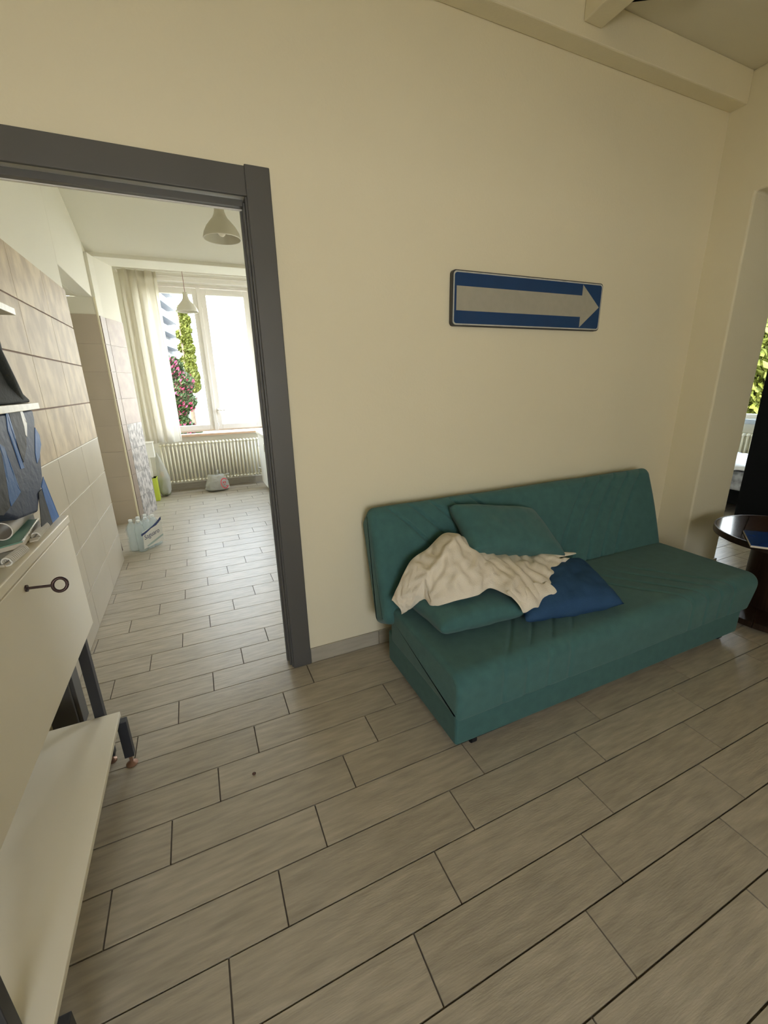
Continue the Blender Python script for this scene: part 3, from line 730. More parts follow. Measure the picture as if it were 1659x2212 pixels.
panel([[1.598, 1.333], [1.685, 1.333], [1.701, 1.313], [1.69, 1.286], [1.683, 1.25], [1.663, 1.221], [1.606, 1.182], [1.599, 1.203], [1.596, 1.241], [1.594, 1.284]], 'black_panel', M_JET, x=lambda y, z: -.4692)
panel([[1.688, 1.334], [1.712, 1.333], [1.704, 1.311], [1.722, 1.291], [1.690, 1.250], [1.682, 1.258], [1.695, 1.300]], 'white_tag', M_WHITE, x=lambda y, z: -.4690)
panel([[1.788, 1.272], [1.812, 1.244], [1.804, 1.213], [1.752, 1.174], [1.718, 1.161], [1.727, 1.195]], 'blue_panel', M_NBLUE, x=lambda y, z: -.4690)
panel([[1.459, 1.270], [1.468, 1.223], [1.448, 1.158], [1.424, 1.087], [1.37, 1.078], [1.345, 1.085], [1.38, 1.25]], 'black_panel', M_JET, x=lambda y, z: -.4692)
panel([[1.742, 1.112], [1.752, 1.07], [1.796, 0.955], [1.713, 0.955], [1.702, 1.042], [1.701, 1.085]], 'blue_strap', M_NBLUE, x=lambda y, z: -.4690)
panel([[1.656, 1.075], [1.690, 1.080], [1.708, 0.955], [1.590, .955]], 'black_strap', M_JET, x=lambda y, z: -.4675)
# dark jacket heaped on the upper shelf
M_CHAR = mat('charcoal_cloth', (0.030, 0.034, 0.030), 0.8, var=0.15, scale=14, bump=0.2, bscale=90)
JSIL = [(1.22, 1.3545), (1.722, 1.3545), (1.716, 1.366), (1.665, 1.388), (1.622, 1.408), (1.607, 1.440), (1.600, 1.472), (1.603, 1.533), (1.585, 1.585), (1.52, 1.604), (1.30, 1.600), (1.24, 1.55)]
o = add('folded_jacket', MB().extrude(JSIL, 'x', -.84, -.464), M_CHAR, bevel=.010, seg=3)
tag(o, 'charcoal cloth jacket heaped on the shelf above the blue bag', 'jacket')
add('sleeve_fold', MB().tube([(-.474, 1.66, 1.372), (-.466, 1.58, 1.42), (-.468, 1.52, 1.50), (-.474, 1.46, 1.57)], [.014, .020, .024, .018], 10), M_CHAR, o, off=Vector(o.location), smooth=True)
# things on the cabinet top
M_PAPER = mat('pale_paper', (0.72, 0.66, 0.56), 0.5, var=0.06, scale=12)
M_MINT = mat('mint_plastic', (0.23, 0.42, 0.33), 0.35, var=0.12, scale=8)
M_STEEL = mat('steel_wire', (0.75, 0.73, 0.68), 0.25, metal=0.9)
M_COIL = mat('white_coil', (0.82, 0.80, 0.74), 0.25)
M_GREEN = mat('green_print', (0.13, 0.25, 0.05), 0.5, var=0.3, scale=14)
t0, t1 = Vector((-.524, 1.425, ZT + .050)), Vector((-.540, 1.690, ZT + .050))
tb = MB(); d_ = (t1 - t0).normalized()
ring_o = []; 
for rr_, flip in ((.0255, False), (.0225, True)):
    tb.tube([t0, t1], rr_, 28, cap=False)
tb2 = MB()
s_ = d_.cross(Vector((0, 0, 1))).normalized(); u_ = s_.cross(d_).normalized()
for e in (t0, t1):
    vs = []
    for k in range(28):
        a = 2 * PI * k / 28
        for rr_ in (.0255, .0225): vs.append(e + s_ * math.cos(a) * rr_ + u_ * math.sin(a) * rr_)
    tb.add(vs, [(2 * k, 2 * ((k + 1) % 28), 2 * ((k + 1) % 28) + 1, 2 * k + 1) for k in range(28)])
o = add('paper_tube', tb, M_PAPER, smooth=True, angle=50); tag(o, 'hollow pale cardboard tube lying on the mint folder', 'tube')
fol = thing('plastic_folder', (-.60, 1.47, ZT), 'mint green plastic folder lying under the cardboard tube', 'folder')
def sheet(poly, z0, z1): return MB().prism(poly, z0, z1)
FP = [(-.57, 1.31), (-.535, 1.345), (-.474, 1.395), (-.500, 1.635), (-.57, 1.65)]
add('cover', sheet(FP, ZT + .0205, ZT + .0240), M_MINT, fol, bevel=.001)
add('pages', sheet([(x * .995 - .002, y) for x, y in FP], ZT + .0085, ZT + .0203), M_PAPER, fol)
add('clear_edge', MB().tube([(-.474, 1.395, ZT + .024), (-.500, 1.635, ZT + .024)], .003, 8), M_STEEL, fol)
def spiral_book(nm, p0, p1, label, wdt, r=.0105, n=13):
    p0 = Vector(p0); p1 = Vector(p1); d = (p1 - p0).normalized(); s_ = d.cross(Vector((0, 0, 1))).normalized()
    t = thing(nm, (p0 + p1) / 2 - Vector((0, 0, p0.z - ZT)), label, 'notebook', 'spiral notebooks on the white cabinet')
    q = [p0 - s_ * .004, p1 - s_ * .004, p1 - s_ * wdt, p0 - s_ * wdt]
    poly = [(a.x, a.y) for a in q]
    add('pages', MB().prism(poly, ZT + .0005, ZT + .006), M_PAPER, t)
    add('cover', MB().prism(poly, ZT + .0062, ZT + .0075), mat('clear_grey_cover', (.35, .34, .30), .2, var=.1, scale=9), t)
    L_ = (p1 - p0).length
    for k in range(n):
        c = p0.lerp(p1, (k + .5) / n); c.z = ZT + r + .0005
        pts = [c + s_ * math.cos(a) * r + Vector((0, 0, math.sin(a) * r)) + d * (a / (2 * PI) * L_ / n * .6) for a in [2 * PI * j / 14 for j in range(15)]]
        add('coil', MB().tube(pts, .0022, 6, cap=False), M_COIL, t, smooth=True)
    return t
spiral_book('spiral_notebook', (-.468, 1.470, ZT), (-.474, 1.590, ZT), 'spiral notebook with bright wire coil beside the mint folder', .055)
spiral_book('spiral_notebook', (-.474, 1.262, ZT), (-.466, 1.365, ZT), 'spiral notebook with wire coil nearest the viewer on the cabinet', .10)
gb = MB()
def gbag(u, v):
    a = 2 * PI * u; r = math.sin(PI * (0.06 + 0.94 * v) / 1.0) if v < 1 else 0
    x = -.545 + .075 * math.cos(a) * math.sin(PI * min(v + .12, 1)); y = 1.175 + .085 * math.sin(a) * math.sin(PI * min(v + .12, 1))
    z = ZT + .002 + .035 * v + .004 * mnoise.noise(Vector((x * 40, y * 40, 0)))
    return (x, y, z)
gb.grid(gbag, 30, 12)
o = add('snack_packet', gb, mat('clear_green_packet', (.30, .34, .16), .3, var=.5, scale=16, col2=(.08, .22, .03)), smooth=True, merge=.0005)
tag(o, 'crinkled green and clear packet at the edge of the white cabinet', 'packet')
# small paper scrap
o = add('paper_scrap', MB().prism([(-.470, 1.425), (-.452, 1.432), (-.455, 1.462), (-.478, 1.455)], ZT + .008, ZT + .012), M_PAPER, bevel=.001)
tag(o, 'small curled white paper scrap beside the wire coil', 'paper')

# ================================================================== KITCHEN THINGS
# radiator under the window
RX0, RX1, RZ0, RZ1, RY = -0.475, 0.845, 0.135, 0.672, 6.445
rad = thing('radiator', ((RX0 + RX1) / 2, RY, RZ0), 'cream column radiator under the kitchen window', 'radiator')
NC = 28; pit = (RX1 - RX0) / NC
sec = MB()
for dy in (-.034, .034):
    sec.tube([(0, dy, .03), (0, dy, RZ1 - RZ0 - .03)], .0125, 10)
for zz in (.018, RZ1 - RZ0 - .018):
    sec.tube([(0, -.052, zz), (0, -.034, zz + (.004 if zz > .2 else -.004)), (0, .034, zz + (.004 if zz > .2 else -.004)), (0, .052, zz)], [.008, .019, .019, .008], 12)
    sec.tube([(-pit / 2, 0, zz), (pit / 2, 0, zz)], .014, 10)
sm = sec.mesh('column', M_RAD, (0, 0, 0), True)
for k in range(NC): inst('column', sm, (RX0 + pit * (k + .5), RY, RZ0), rad)
add('valve', MB().tube([(RX1 - .02, RY - .02, RZ0 + .10), (RX1 - .02, RY - .085, RZ0 + .10)], .014, 12).tube([(RX1 - .06, RY - .075, RZ0 + .11), (RX1 + .02, RY - .075, RZ0 + .10)], .010, 10), M_STEEL, rad, smooth=True, angle=50)
add('pipe', MB().tube([(RX1 + .0, RY, RZ0 + .02), (RX1 + .045, RY, RZ0 + .02), (RX1 + .05, RY, .0)], .008, 8), M_RAD, rad, smooth=True)
for xx in (RX0 + .2, RX1 - .2):
    add('bracket', MB().box((xx - .01, RY + .02, RZ0 + .04), (xx + .01, YW - .001, RZ0 + .06)), M_RAD, rad)

# curtain: translucent, heavy folds, on a rod
def cloth_mat(name, col, tr):
    m = bpy.data.materials.new(name); m.use_nodes = True; N = m.node_tree.nodes; L = m.node_tree.links
    N.remove(N['Principled BSDF'])
    t = N.new('ShaderNodeTexCoord'); nz = N.new('ShaderNodeTexNoise'); nz.inputs['Scale'].default_value = 9
    L.new(t.outputs['Object'], nz.inputs['Vector'])
    cr = N.new('ShaderNodeValToRGB'); cr.color_ramp.elements[0].color = (*[c * .92 for c in col], 1); cr.color_ramp.elements[1].color = (*col, 1)
    L.new(nz.outputs['Fac'], cr.inputs[0])
    d = N.new('ShaderNodeBsdfDiffuse'); q = N.new('ShaderNodeBsdfTranslucent'); mx = N.new('ShaderNodeMixShader'); mx.inputs[0].default_value = tr
    L.new(cr.outputs[0], d.inputs[0]); L.new(cr.outputs[0], q.inputs[0])
    L.new(d.outputs[0], mx.inputs[1]); L.new(q.outputs[0], mx.inputs[2]); L.new(mx.outputs[0], N['Material Output'].inputs[0]); return m
M_CURT = cloth_mat('sheer_cream_cloth', (0.74, 0.70, 0.60), 0.5)
CX0, CX1, CZ0, CZ1, CY = -0.605, -0.165, 0.70, 2.755, 6.385
cur = thing('window_curtain', (-.38, CY, CZ0), 'sheer cream curtain drawn to the left of the kitchen window', 'curtain')
def curtain(u, v):
    z = lerp(CZ0, CZ1, v); fl = 1 - 0.25 * v
    x = lerp(CX0 + .02 * v, CX1 - .0 * v, u) + 0.010 * math.sin(u * 30 + v * 1.3)
    y = CY + fl * (0.042 * math.sin(u * 2 * PI * 3.4 + .8 * math.sin(v * 2.4)) + 0.010 * math.sin(u * 2 * PI * 7.3 + v * 2)) + .012 * mnoise.noise(Vector((u * 4, v * 2, 0)))
    return (x, y, z)
add('cloth', MB().grid(curtain, 150, 40), M_CURT, cur, smooth=True)
add('heading_tape', MB().grid(lambda u, v: (lambda p: (p[0], p[1] - .004, lerp(CZ1 - .055, CZ1 + .01, v)))(curtain(u, 1)), 90, 2), M_CURT, cur, smooth=True)
add('rod', MB().tube([(-.62, CY + .002, CZ1 + .018), (1.0, CY + .002, CZ1 + .018)], .007, 10), M_WHITE, cur, smooth=True, angle=50)
for xx in (-.60, .98):
    add('rod_bracket', MB().box((xx - .008, CY, CZ1 + .012), (xx + .008, YW, CZ1 + .026)), M_WHITE, cur)

# two pendant lamps with bell shades
M_SHADE = mat('matt_white_shade', (0.62, 0.60, 0.51), 0.55, var=0.03, scale=6)
M_CORD = mat('rose_cord', (0.30, 0.17, 0.15), 0.7)
M_BULB = mat('glass_bulb', (0.9, 0.88, 0.80), 0.08, spec=0.8)
def pendant(x, y, zr, ztop, label):
    t = thing('pendant_lamp', (x, y, zr), label, 'lamp', 'white bell pendant lamps in the kitchen')
    prof = [(.121, 0), (.1205, .004), (.112, .035), (.092, .070), (.068, .098), (.048, .120), (.036, .142), (.030, .165), (.027, .205), (.026, .212)]
    inner = [(r - .003, z) for r, z in prof][::-1]
    inner[-1] = (.1185, .001)
    add('shade', MB().lathe(prof + [(.001, .213)], (x, y, zr), 40, cap=False), M_SHADE, t, smooth=True, solid=0.004)
    add('rim', MB().tube([(x + .1205 * math.cos(2 * PI * k / 40), y + .1205 * math.sin(2 * PI * k / 40), zr) for k in range(41)], .0028, 6, cap=False), M_WHITE, t, smooth=True)
    add('socket', MB().lathe([(0, .0), (.018, .0), (.018, .055), (0, .056)], (x, y, zr + .085), 16), M_SHADE, t, smooth=True, angle=50)
    add('bulb', MB().lathe([(0, 0), (.010, .002), (.022, .012), (.028, .028), (.026, .045), (.016, .066), (.013, .078), (0, .080)], (x, y, zr + .012), 20), M_BULB, t, smooth=True)
    add('cord', MB().tube([(x, y, zr + .212), (x, y, ztop - .02)], .0035, 8), M_CORD, t)
    add('ceiling_rose', MB().lathe([(.045, 0), (.045, -.012), (.02, -.03), (0, -.031)], (x, y, ztop), 20), M_SHADE, t, smooth=True, angle=50)
    return t
pendant(0.353, 3.42, 2.352, KZ, 'white bell-shaped pendant lamp nearest the doorway, bulb showing')
pendant(0.123, 6.08, 2.283, 2.95, 'smaller-looking white bell pendant lamp hanging before the kitchen window')

# base cabinets and worktop along the right side
kc = thing('base_cabinet', (1.10, 5.2, 0), 'white kitchen base cabinet just visible beside the door frame', 'cabinet')
add('carcass', MB().box((.812, 4.30, .08), (KXR - .012, 6.13, .765)), M_WHITE, kc, bevel=.003)
add('plinth', MB().box((.85, 4.30, 0), (KXR - .012, 6.11, .08)), M_WHITE, kc)
for (a, b) in ((4.32, 4.92), (4.925, 5.52), (5.525, 6.12)):
    d_ = add('cabinet_door', MB().box((.794, a, .09), (.811, b, .755)), M_WHITE, kc, bevel=.003)
    add('handle', MB().tube([(.794, b - .06, .60), (.770, b - .06, .60), (.770, b - .06, .70), (.794, b - .06, .70)], .005, 8), M_STEEL, d_, off=Vector(kc.location), smooth=True)
o = add('worktop', MB().box((.775, 4.28, .766), (KXR - .01, 6.15, .806)), mat('pale_worktop', (.72, .68, .58), .25, var=.08, scale=40), bevel=.004)
tag(o, 'pale kitchen worktop edge beside the radiator', 'worktop')

# shrink-wrapped six-pack of water bottles
def clear_mat(name, col, al, rough=.08):
    m = bpy.data.materials.new(name); m.use_nodes = True; N = m.node_tree.nodes; L = m.node_tree.links
    N.remove(N['Principled BSDF'])
    t = N.new('ShaderNodeBsdfTransparent'); t.inputs[0].default_value = (*[min(1, c * 1.15) for c in col], 1)
    g = N.new('ShaderNodeBsdfPrincipled'); g.inputs['Base Color'].default_value = (*col, 1); g.inputs['Roughness'].default_value = rough
    nz = N.new('ShaderNodeTexNoise'); nz.inputs['Scale'].default_value = 22; nz.inputs['Detail'].default_value = 4
    tcx = N.new('ShaderNodeTexCoord'); L.new(tcx.outputs['Object'], nz.inputs['Vector'])
    bp = N.new('ShaderNodeBump'); bp.inputs['Strength'].default_value = .5; bp.inputs['Distance'].default_value = .02
    L.new(nz.outputs['Fac'], bp.inputs['Height']); L.new(bp.outputs[0], g.inputs['Normal'])
    mx = N.new('ShaderNodeMixShader'); mx.inputs[0].default_value = al
    L.new(t.outputs[0], mx.inputs[1]); L.new(g.outputs[0], mx.inputs[2]); L.new(mx.outputs[0], N['Material Output'].inputs[0]); return m
M_PET = clear_mat('clear_pet', (0.82, 0.85, 0.86), 0.34)
M_WRAP = clear_mat('clear_shrink_wrap', (0.80, 0.82, 0.82), 0.13)
M_CAPW = mat('white_cap', (0.75, 0.76, 0.74), 0.4)
M_LBL = mat('bottle_label', (0.72, 0.72, 0.68), 0.4, var=.03, scale=9)
M_LBLUE = mat('label_blue', (0.035, 0.055, 0.16), 0.4)
M_LGREY = mat('label_greygreen', (0.36, 0.45, 0.44), 0.4)
AP = math.radians(52)          # direction of the printed long face
ex = Vector((math.cos(AP), math.sin(AP), 0)); ey = Vector((-math.sin(AP), math.cos(AP), 0))
P0 = Vector((-.560, 4.035, 0))
pk = thing('water_pack', P0 + ex * .125 + ey * .085, 'shrink-wrapped six-pack of clear water bottles on the kitchen floor', 'water pack')
bp_ = MB().lathe([(0, 0), (.030, 0), (.040, .008), (.0405, .05), (.038, .06), (.0405, .07), (.0405, .11), (.037, .125), (.0405, .14), (.040, .195), (.034, .225), (.020, .252), (.0135, .265), (.0135, .275), (0, .276)], (0, 0, 0), 18).mesh('bottle', M_PET, (0, 0, 0), True)
cp_ = MB().lathe([(0, .268), (.0155, .268), (.0155, .286), (.014, .289), (0, .289)], (0, 0, 0), 14).mesh('bottle_cap', M_CAPW, (0, 0, 0), False)
for i in range(3):
    for j in range(2):
        c = P0 + ex * (.043 + .0825 * i) + ey * (.043 + .0825 * j)
        b_ = inst('bottle', bp_, (c.x, c.y, .001), pk)
        k_ = bpy.data.objects.new('bottle_cap', cp_); COL.objects.link(k_); k_.parent = b_
def wrapfn(u, v):
    a = 2 * PI * u; c, s_ = math.cos(a), math.sin(a); f = (abs(c) ** 6 + abs(s_) ** 6) ** (-1 / 6)
    sh = 1.0 if v < .72 else 1.0 - .55 * ((v - .72) / .28) ** 1.5
    q = P0 + ex * (.1255 + .1285 * f * c * sh) + ey * (.0845 + .087 * f * s_ * sh)
    z = .001 + .292 * min(1, v * 1.02)
    n_ = .003 * mnoise.noise(Vector((q.x * 30, q.y * 30, z * 25)))
    return (q.x + n_, q.y + n_, z)
add('shrink_wrap', MB().grid(wrapfn, 60, 24), M_WRAP, pk, smooth=True)
# printed band on the long face, slightly outside the wrap
def face_pt(a, z, o=.0): return tuple(P0 + ex * a - ey * (.0045 + o) + Vector((0, 0, z)))
def face_poly(pts, o): return MB().add([face_pt(a, z, o) for a, z in pts], [tuple(range(len(pts)))])
add('label_panel', face_poly([(.005, .035), (.245, .035), (.250, .215), (.02, .190)], .0012), M_LBL, pk)
add('label_stripe', face_poly([(.0, .175), (.05, .185), (.13, .205), (.185, .225), (.25, .262), (.25, .235), (.185, .200), (.12, .190), (.05, .165), (.0, .155)], .0020), M_LBLUE, pk)
add('label_stripe', face_poly([(.04, .052), (.10, .068), (.245, .098), (.245, .082), (.13, .055), (.05, .040)], .0020), M_LGREY, pk)
def text_mesh(txt, size, extr=0.0):
    cu = bpy.data.curves.new('lettering', 'FONT'); cu.body = txt; cu.size = size; cu.extrude = extr; cu.resolution_u = 3
    to = bpy.data.objects.new('lettering_tmp', cu); COL.objects.link(to)
    dg = bpy.context.evaluated_depsgraph_get(); dg.update()
    me = bpy.data.meshes.new_from_object(to.evaluated_get(dg)); bpy.data.objects.remove(to); bpy.data.curves.remove(cu)
    return me
tm = text_mesh('Saguaro', 0.062)
for v in tm.vertices:
    a, z = v.co.x * .92 + .028, v.co.y + .112 + v.co.x * .08
    v.co = Vector(face_pt(a, z, .0028)) - Vector(pk.location)
tm.materials.clear(); tm.materials.append(M_LBLUE)
o = bpy.data.objects.new('lettering', tm); COL.objects.link(o); o.parent = pk

# brown board leaning at the end of the tiled wall
o = add('wooden_board', MB().extrude([(-.765, 0.0005), (-.742, 0.0005), (-.762, .27), (-.785, .27)], 'y', 4.185, 4.205), M_BROWN, bevel=.002)
tag(o, 'small dark brown board at the foot of the tiled wall end', 'board')

# carrier bags by the radiator
M_BAGP = clear_mat('thin_white_plastic', (0.72, 0.72, 0.66), 0.5, .35)
M_RED = mat('red_print', (0.60, 0.05, 0.07), 0.5)
M_LIME = mat('lime_plastic', (0.50, 0.58, 0.06), 0.5, var=.05, scale=5)
def blob(cx, cy, rx, ry, h, seed, top=0.35, amp=.12):
    def fn(u, v):
        a = 2 * PI * u
        r = (min(1, (v / .10)) ** .5 * .9 + .1 * math.sin(PI * v)) if v < .1 else lerp(1.0, top, ((v - .1) / .9) ** 1.6)
        n_ = mnoise.noise(Vector((math.cos(a) * 1.6 + seed, math.sin(a) * 1.6, v * 3))) + .5 * mnoise.noise(Vector((math.cos(a) * 4 + seed, math.sin(a) * 4, v * 7)))
        rr_ = r * (1 + amp * n_)
        return (cx + rx * rr_ * math.cos(a), cy + ry * rr_ * math.sin(a), .001 + h * v * (1 + .10 * n_ * v))
    return fn
CBX, CBY = .185, 6.235
cb = thing('carrier_bag', (CBX, CBY, 0), 'full white carrier bag with red ring print on the floor before the radiator', 'bag')
bmb = MB().grid(blob(CBX, CBY, .165, .115, .225, 2.0, .55), 48, 22); nb = len(bmb.v); bmb.f.append(tuple(range(nb - 49, nb - 1))); bmb.mi.append(0)
add('bag_body', bmb, M_BAGP, cb, smooth=True, merge=.0004)
add('contents', MB().grid(blob(CBX - .02, CBY, .125, .085, .12, 5.0, .5), 30, 12), mat('grey_contents', (.10, .11, .105), .5, var=.6, scale=30), cb, smooth=True)
add('knot', MB().tube([(CBX, CBY, .20), (CBX + .03, CBY - .005, .255), (CBX + .02, CBY - .01, .29)], [.024, .010, .018], 8).tube([(CBX + .05, CBY, .185), (CBX + .13, CBY - .01, .22), (CBX + .17, CBY - .02, .225)], [.026, .010, .015], 8), M_BAGP, cb, smooth=True)
pr_c = Vector((CBX + .095, CBY - .110, .115)); pu = Vector((.86, .5, 0)).normalized(); pw = Vector((-.12, .22, 1)).normalized()
rg = MB()
def ring_pt(a, r): return tuple(pr_c + pu * math.cos(a) * r + pw * math.sin(a) * r * 1.25)
ang = [math.radians(40 + 290 * k / 24) for k in range(25)]
rg.add([ring_pt(a, .060) for a in ang] + [ring_pt(a, .049) for a in ang], [(k, k + 1, 26 + k, 25 + k) for k in range(24)])
add('printed_ring', rg, M_RED, cb)
rg = MB()
for (a0, b0, a1, b1) in ((-.024, .003, -.006, .027), (.003, .003, .021, .027), (-.018, -.018, .009, -.009), (.015, -.045, .030, -.033)):
    rg.add([tuple(pr_c + pu * x + pw * z) for x, z in ((a0, b0), (a1, b0), (a1, b1), (a0, b1))], [(0, 1, 2, 3)])
add('printed_mark', rg, M_RED, cb)
# white wall box at the pier with a hanging rubbish bag, lime bin behind
o = add('wall_box', MB().box((-.60, 6.02, .56), (-.508, 6.14, .745)).box((-.605, 6.00, .745), (-.50, 6.15, .755)), M_WHITE, bevel=.004)
tag(o, 'small white plastic box fixed beside the radiator', 'box')
add('stand', MB().box((-.60, 6.05, .302), (-.57, 6.09, .56)), M_WHITE, o, off=Vector(o.location))
hb = thing('rubbish_bag', (-.47, 6.30, 0), 'translucent rubbish bag hanging beside the left end of the radiator', 'bag')
def hang(u, v):
    a = 2 * PI * u
    r = lerp(.03, 1.0, min(1, (1 - v) * 1.7) ** .8) if v > .12 else lerp(.25, .98, (v / .12) ** .5)
    n_ = mnoise.noise(Vector((math.cos(a) * 1.5, math.sin(a) * 1.5, v * 3))) + .5 * mnoise.noise(Vector((math.cos(a) * 4, math.sin(a) * 4, v * 5)))
    x = -.468 + .078 * r * (1 + .15 * n_) * math.cos(a) - .055 * max(0, v - .45) ; y = 6.235 + .085 * r * (1 + .15 * n_) * math.sin(a) - .10 * max(0, v - .6)
    return (x, y, .004 + .60 * v)
add('bag_body', MB().grid(hang, 40, 30), M_BAGP, hb, smooth=True)
add('contents', MB().grid(blob(-.468, 6.235, .060, .065, .22, 8.0, .5), 30, 12), mat('green_contents', (.16, .17, .11), .5, var=.6, scale=24), hb, smooth=True)
add('orange_peel', MB().lathe([(0, 0), (.03, .008), (.035, .03), (.02, .055), (0, .06)], (-.478, 6.20, .27), 16), mat('orange_scrap', (.60, .20, .04), .6), hb, smooth=True)
o = add('waste_bin', MB().box((-.68, 6.00, .0), (-.532, 6.16, .30)).box((-.685, 5.995, .285), (-.528, 6.165, .30)), M_LIME, bevel=.006)
tag(o, 'lime green waste bin half hidden behind the tiled pier', 'bin')

# ================================================================== PASSAGE AND BEDROOM
# cable-drum table
TX, TY, TR, TH = 3.085, 1.125, 0.362, 0.500
tab = thing('drum_table', (TX, TY, 0), 'round dark wooden cable-drum table at the right end of the sofa', 'table')
def disc_planks(z0, z1, r, nm, parent, material, n=5, ang=.38):
    ca, sa = math.cos(ang), math.sin(ang); wdt = 2 * r / n
    for k in range(n):
        a0 = -r + wdt * k + .0015; a1 = -r + wdt * (k + 1) - .0015
        top = []; bot = []
        for j in range(13):
            y_ = lerp(a0, a1, j / 12); h_ = math.sqrt(max(r * r - y_ * y_, 0)); top.append((h_, y_)); bot.append((-h_, y_))
        poly = top + bot[::-1]
        poly = [(TX + x * ca - y_ * sa, TY + x * sa + y_ * ca) for x, y_ in poly]
        # drop coincident end points
        q = []
        for p_ in poly:
            if not q or math.hypot(p_[0] - q[-1][0], p_[1] - q[-1][1]) > 1e-5: q.append(p_)
        add(nm, MB().prism(q, z0, z1), material, parent, bevel=.0015, seg=1)
disc_planks(TH - .032, TH, TR - .004, 'top_plank', tab, M_DWOODT)
add('top_rim', MB().lathe([(TR - .004, -.036), (TR + .004, -.036), (TR + .006, -.018), (TR + .004, .001), (TR - .004, .001)], (TX, TY, TH), 64, closed=True), M_DWOOD, tab, smooth=True, angle=50)
add('drum', MB().lathe([(.0, .05), (.165, .05), (.165, TH - .037), (0, TH - .037)], (TX, TY, 0), 40), M_DWOOD, tab, smooth=True, angle=50)
disc_planks(.012, .048, TR, 'base_plank', tab, M_DWOOD)
for a in (0.5, 2.1, 3.7, 5.2):
    add('foot', MB().lathe([(0, 0), (.02, 0), (.02, .012), (0, .0121)], (TX + .25 * math.cos(a), TY + .25 * math.sin(a), 0), 12), M_RUBBER, tab)
for (a, r_) in ((3.05, .325), (3.2, .30), (3.0, .29)):
    add('bolt', MB().lathe([(0, 0), (.007, 0), (.006, .003), (0, .0035)], (TX + r_ * math.cos(a), TY + r_ * math.sin(a), TH), 10), M_BLACK, tab)
bk = thing('booklet', (2.84, 1.08, TH), 'thick blue-covered booklet lying on the drum table', 'booklet')
bp2 = [(2.63, 1.115), (2.80, .885), (3.05, 1.06), (2.86, 1.265)]
add('pages', MB().prism(bp2, TH + .004, TH + .014), M_PAPER, bk)
add('cover', MB().prism([(x + .002, y) for x, y in bp2], TH + .014, TH + .0165), mat('glossy_blue_cover', (0.012, 0.05, 0.22), .15, var=.1, scale=6), bk)
# tall black wardrobe
wd = thing('tall_wardrobe', (4.55, 1.30, 0), 'tall black wardrobe standing against the light in the bedroom', 'wardrobe')
add('carcass', MB().box((4.30, .75, .05), (4.85, 1.995, 2.20)), M_BLACK, wd, bevel=.004)
add('plinth', MB().box((4.33, .78, 0), (4.82, 1.96, .05)), M_BLACK, wd)
for (a, b) in ((.755, 1.37), (1.375, 1.99)):
    d_ = add('wardrobe_door', MB().box((4.282, a, .06), (4.30, b, 2.19)), M_BLACK, wd, bevel=.003)
# bed with white bedding
bed = thing('bed', (5.2, 2.55, 0), 'bed with rumpled white bedding glimpsed in the far bedroom', 'bed')
M_BEDW = mat('white_bedding', (.80, .80, .82), .8, var=.06, scale=6)
M_BEDG = mat('patterned_cover', (.30, .30, .32), .8, var=.6, scale=16, contrast=.3)
add('frame', MB().box((4.95, 2.05, .12), (5.80, 3.55, .26)), M_BLACK, bed, bevel=.01)
for (a, b) in ((4.98, 2.08), (5.72, 2.08), (4.98, 3.47), (5.72, 3.47)): add('leg', MB().box((a, b, 0), (a + .05, b + .05, .12)), M_BLACK, bed)
add('mattress', MB().box((4.95, 2.05, .26), (5.80, 3.55, .46)), M_BEDG, bed, bevel=.03, seg=3)
def duvet(u, v):
    x = lerp(4.94, 5.79, u); y = lerp(2.10, 3.52, v)
    z = .475 + .075 * (math.sin(PI * u) * math.sin(PI * v)) ** .3 + .035 * mnoise.noise(Vector((x * 5, y * 5, 1))) + .02 * mnoise.noise(Vector((x * 13, y * 13, 2)))
    return (x, y, z)
add('duvet', MB().grid(duvet, 40, 50), M_BEDW, bed, smooth=True, solid=.02)
r2 = thing('radiator', (5.88, 2.6, .14), 'grey-looking radiator under the bedroom window', 'radiator')
for k in range(26):
    inst('column', sm, (5.88, 2.0 + pit * k, .20), r2, rot=(0, 0, PI / 2))
for yy in (2.1, 3.1): add('bracket', MB().box((5.90, yy, .30), (5.998, yy + .02, .32)), M_RAD, r2)

# slim ceiling lamp at the upper right edge
cl = thing('ceiling_lamp', (2.05, 1.60, 2.93), 'slim dark-rimmed ceiling lamp, only one corner in view at the top', 'lamp')
LP0 = Vector((1.96, 1.713, 0)); la = Vector((.857, -.514, 0)); lb = Vector((-.514, -.857, 0))
def lampquad(i): return [tuple((LP0 + la * a_ + lb * b_)[:2]) for a_, b_ in ((i, i), (.34 - i, i), (.34 - i, .10 - i), (i, .10 - i))]
add('rim', MB().prism(lampquad(0), 2.93, 2.942), M_BLACK, cl, bevel=.001)
add('diffuser', MB().prism(lampquad(.006), 2.942, ZC), M_WHITE, cl)

# ================================================================== OUTSIDE
M_LEAF = mat('leaf_green', (0.030, 0.050, 0.012), 0.6, var=.45, scale=3, spec=.3)
M_LEAFY = mat('leaf_yellow_green', (0.085, 0.095, 0.012), 0.6, var=.35, scale=3, spec=.3)
M_PINK = mat('bougainvillea_pink', (0.16, 0.006, 0.035), 0.7, var=.2, scale=4)
M_BARK = mat('bark', (0.10, 0.07, 0.045), 0.9, var=.3, scale=14)
def leaves(mb, pts, size, rng, mi=0):
    for p in pts:
        s_ = size * rng.uniform(.6, 1.3); a = Vector((rng.gauss(0, 1), rng.gauss(0, 1), rng.gauss(0, 1))).normalized()
        b_ = a.orthogonal().normalized(); c_ = a.cross(b_)
        q = Vector(p)
        mb.add([q - b_ * s_, q + c_ * s_ * .45 + a * s_ * .1, q + b_ * s_, q - c_ * s_ * .45 + a * s_ * .1], [(0, 1, 2, 3)], mi)
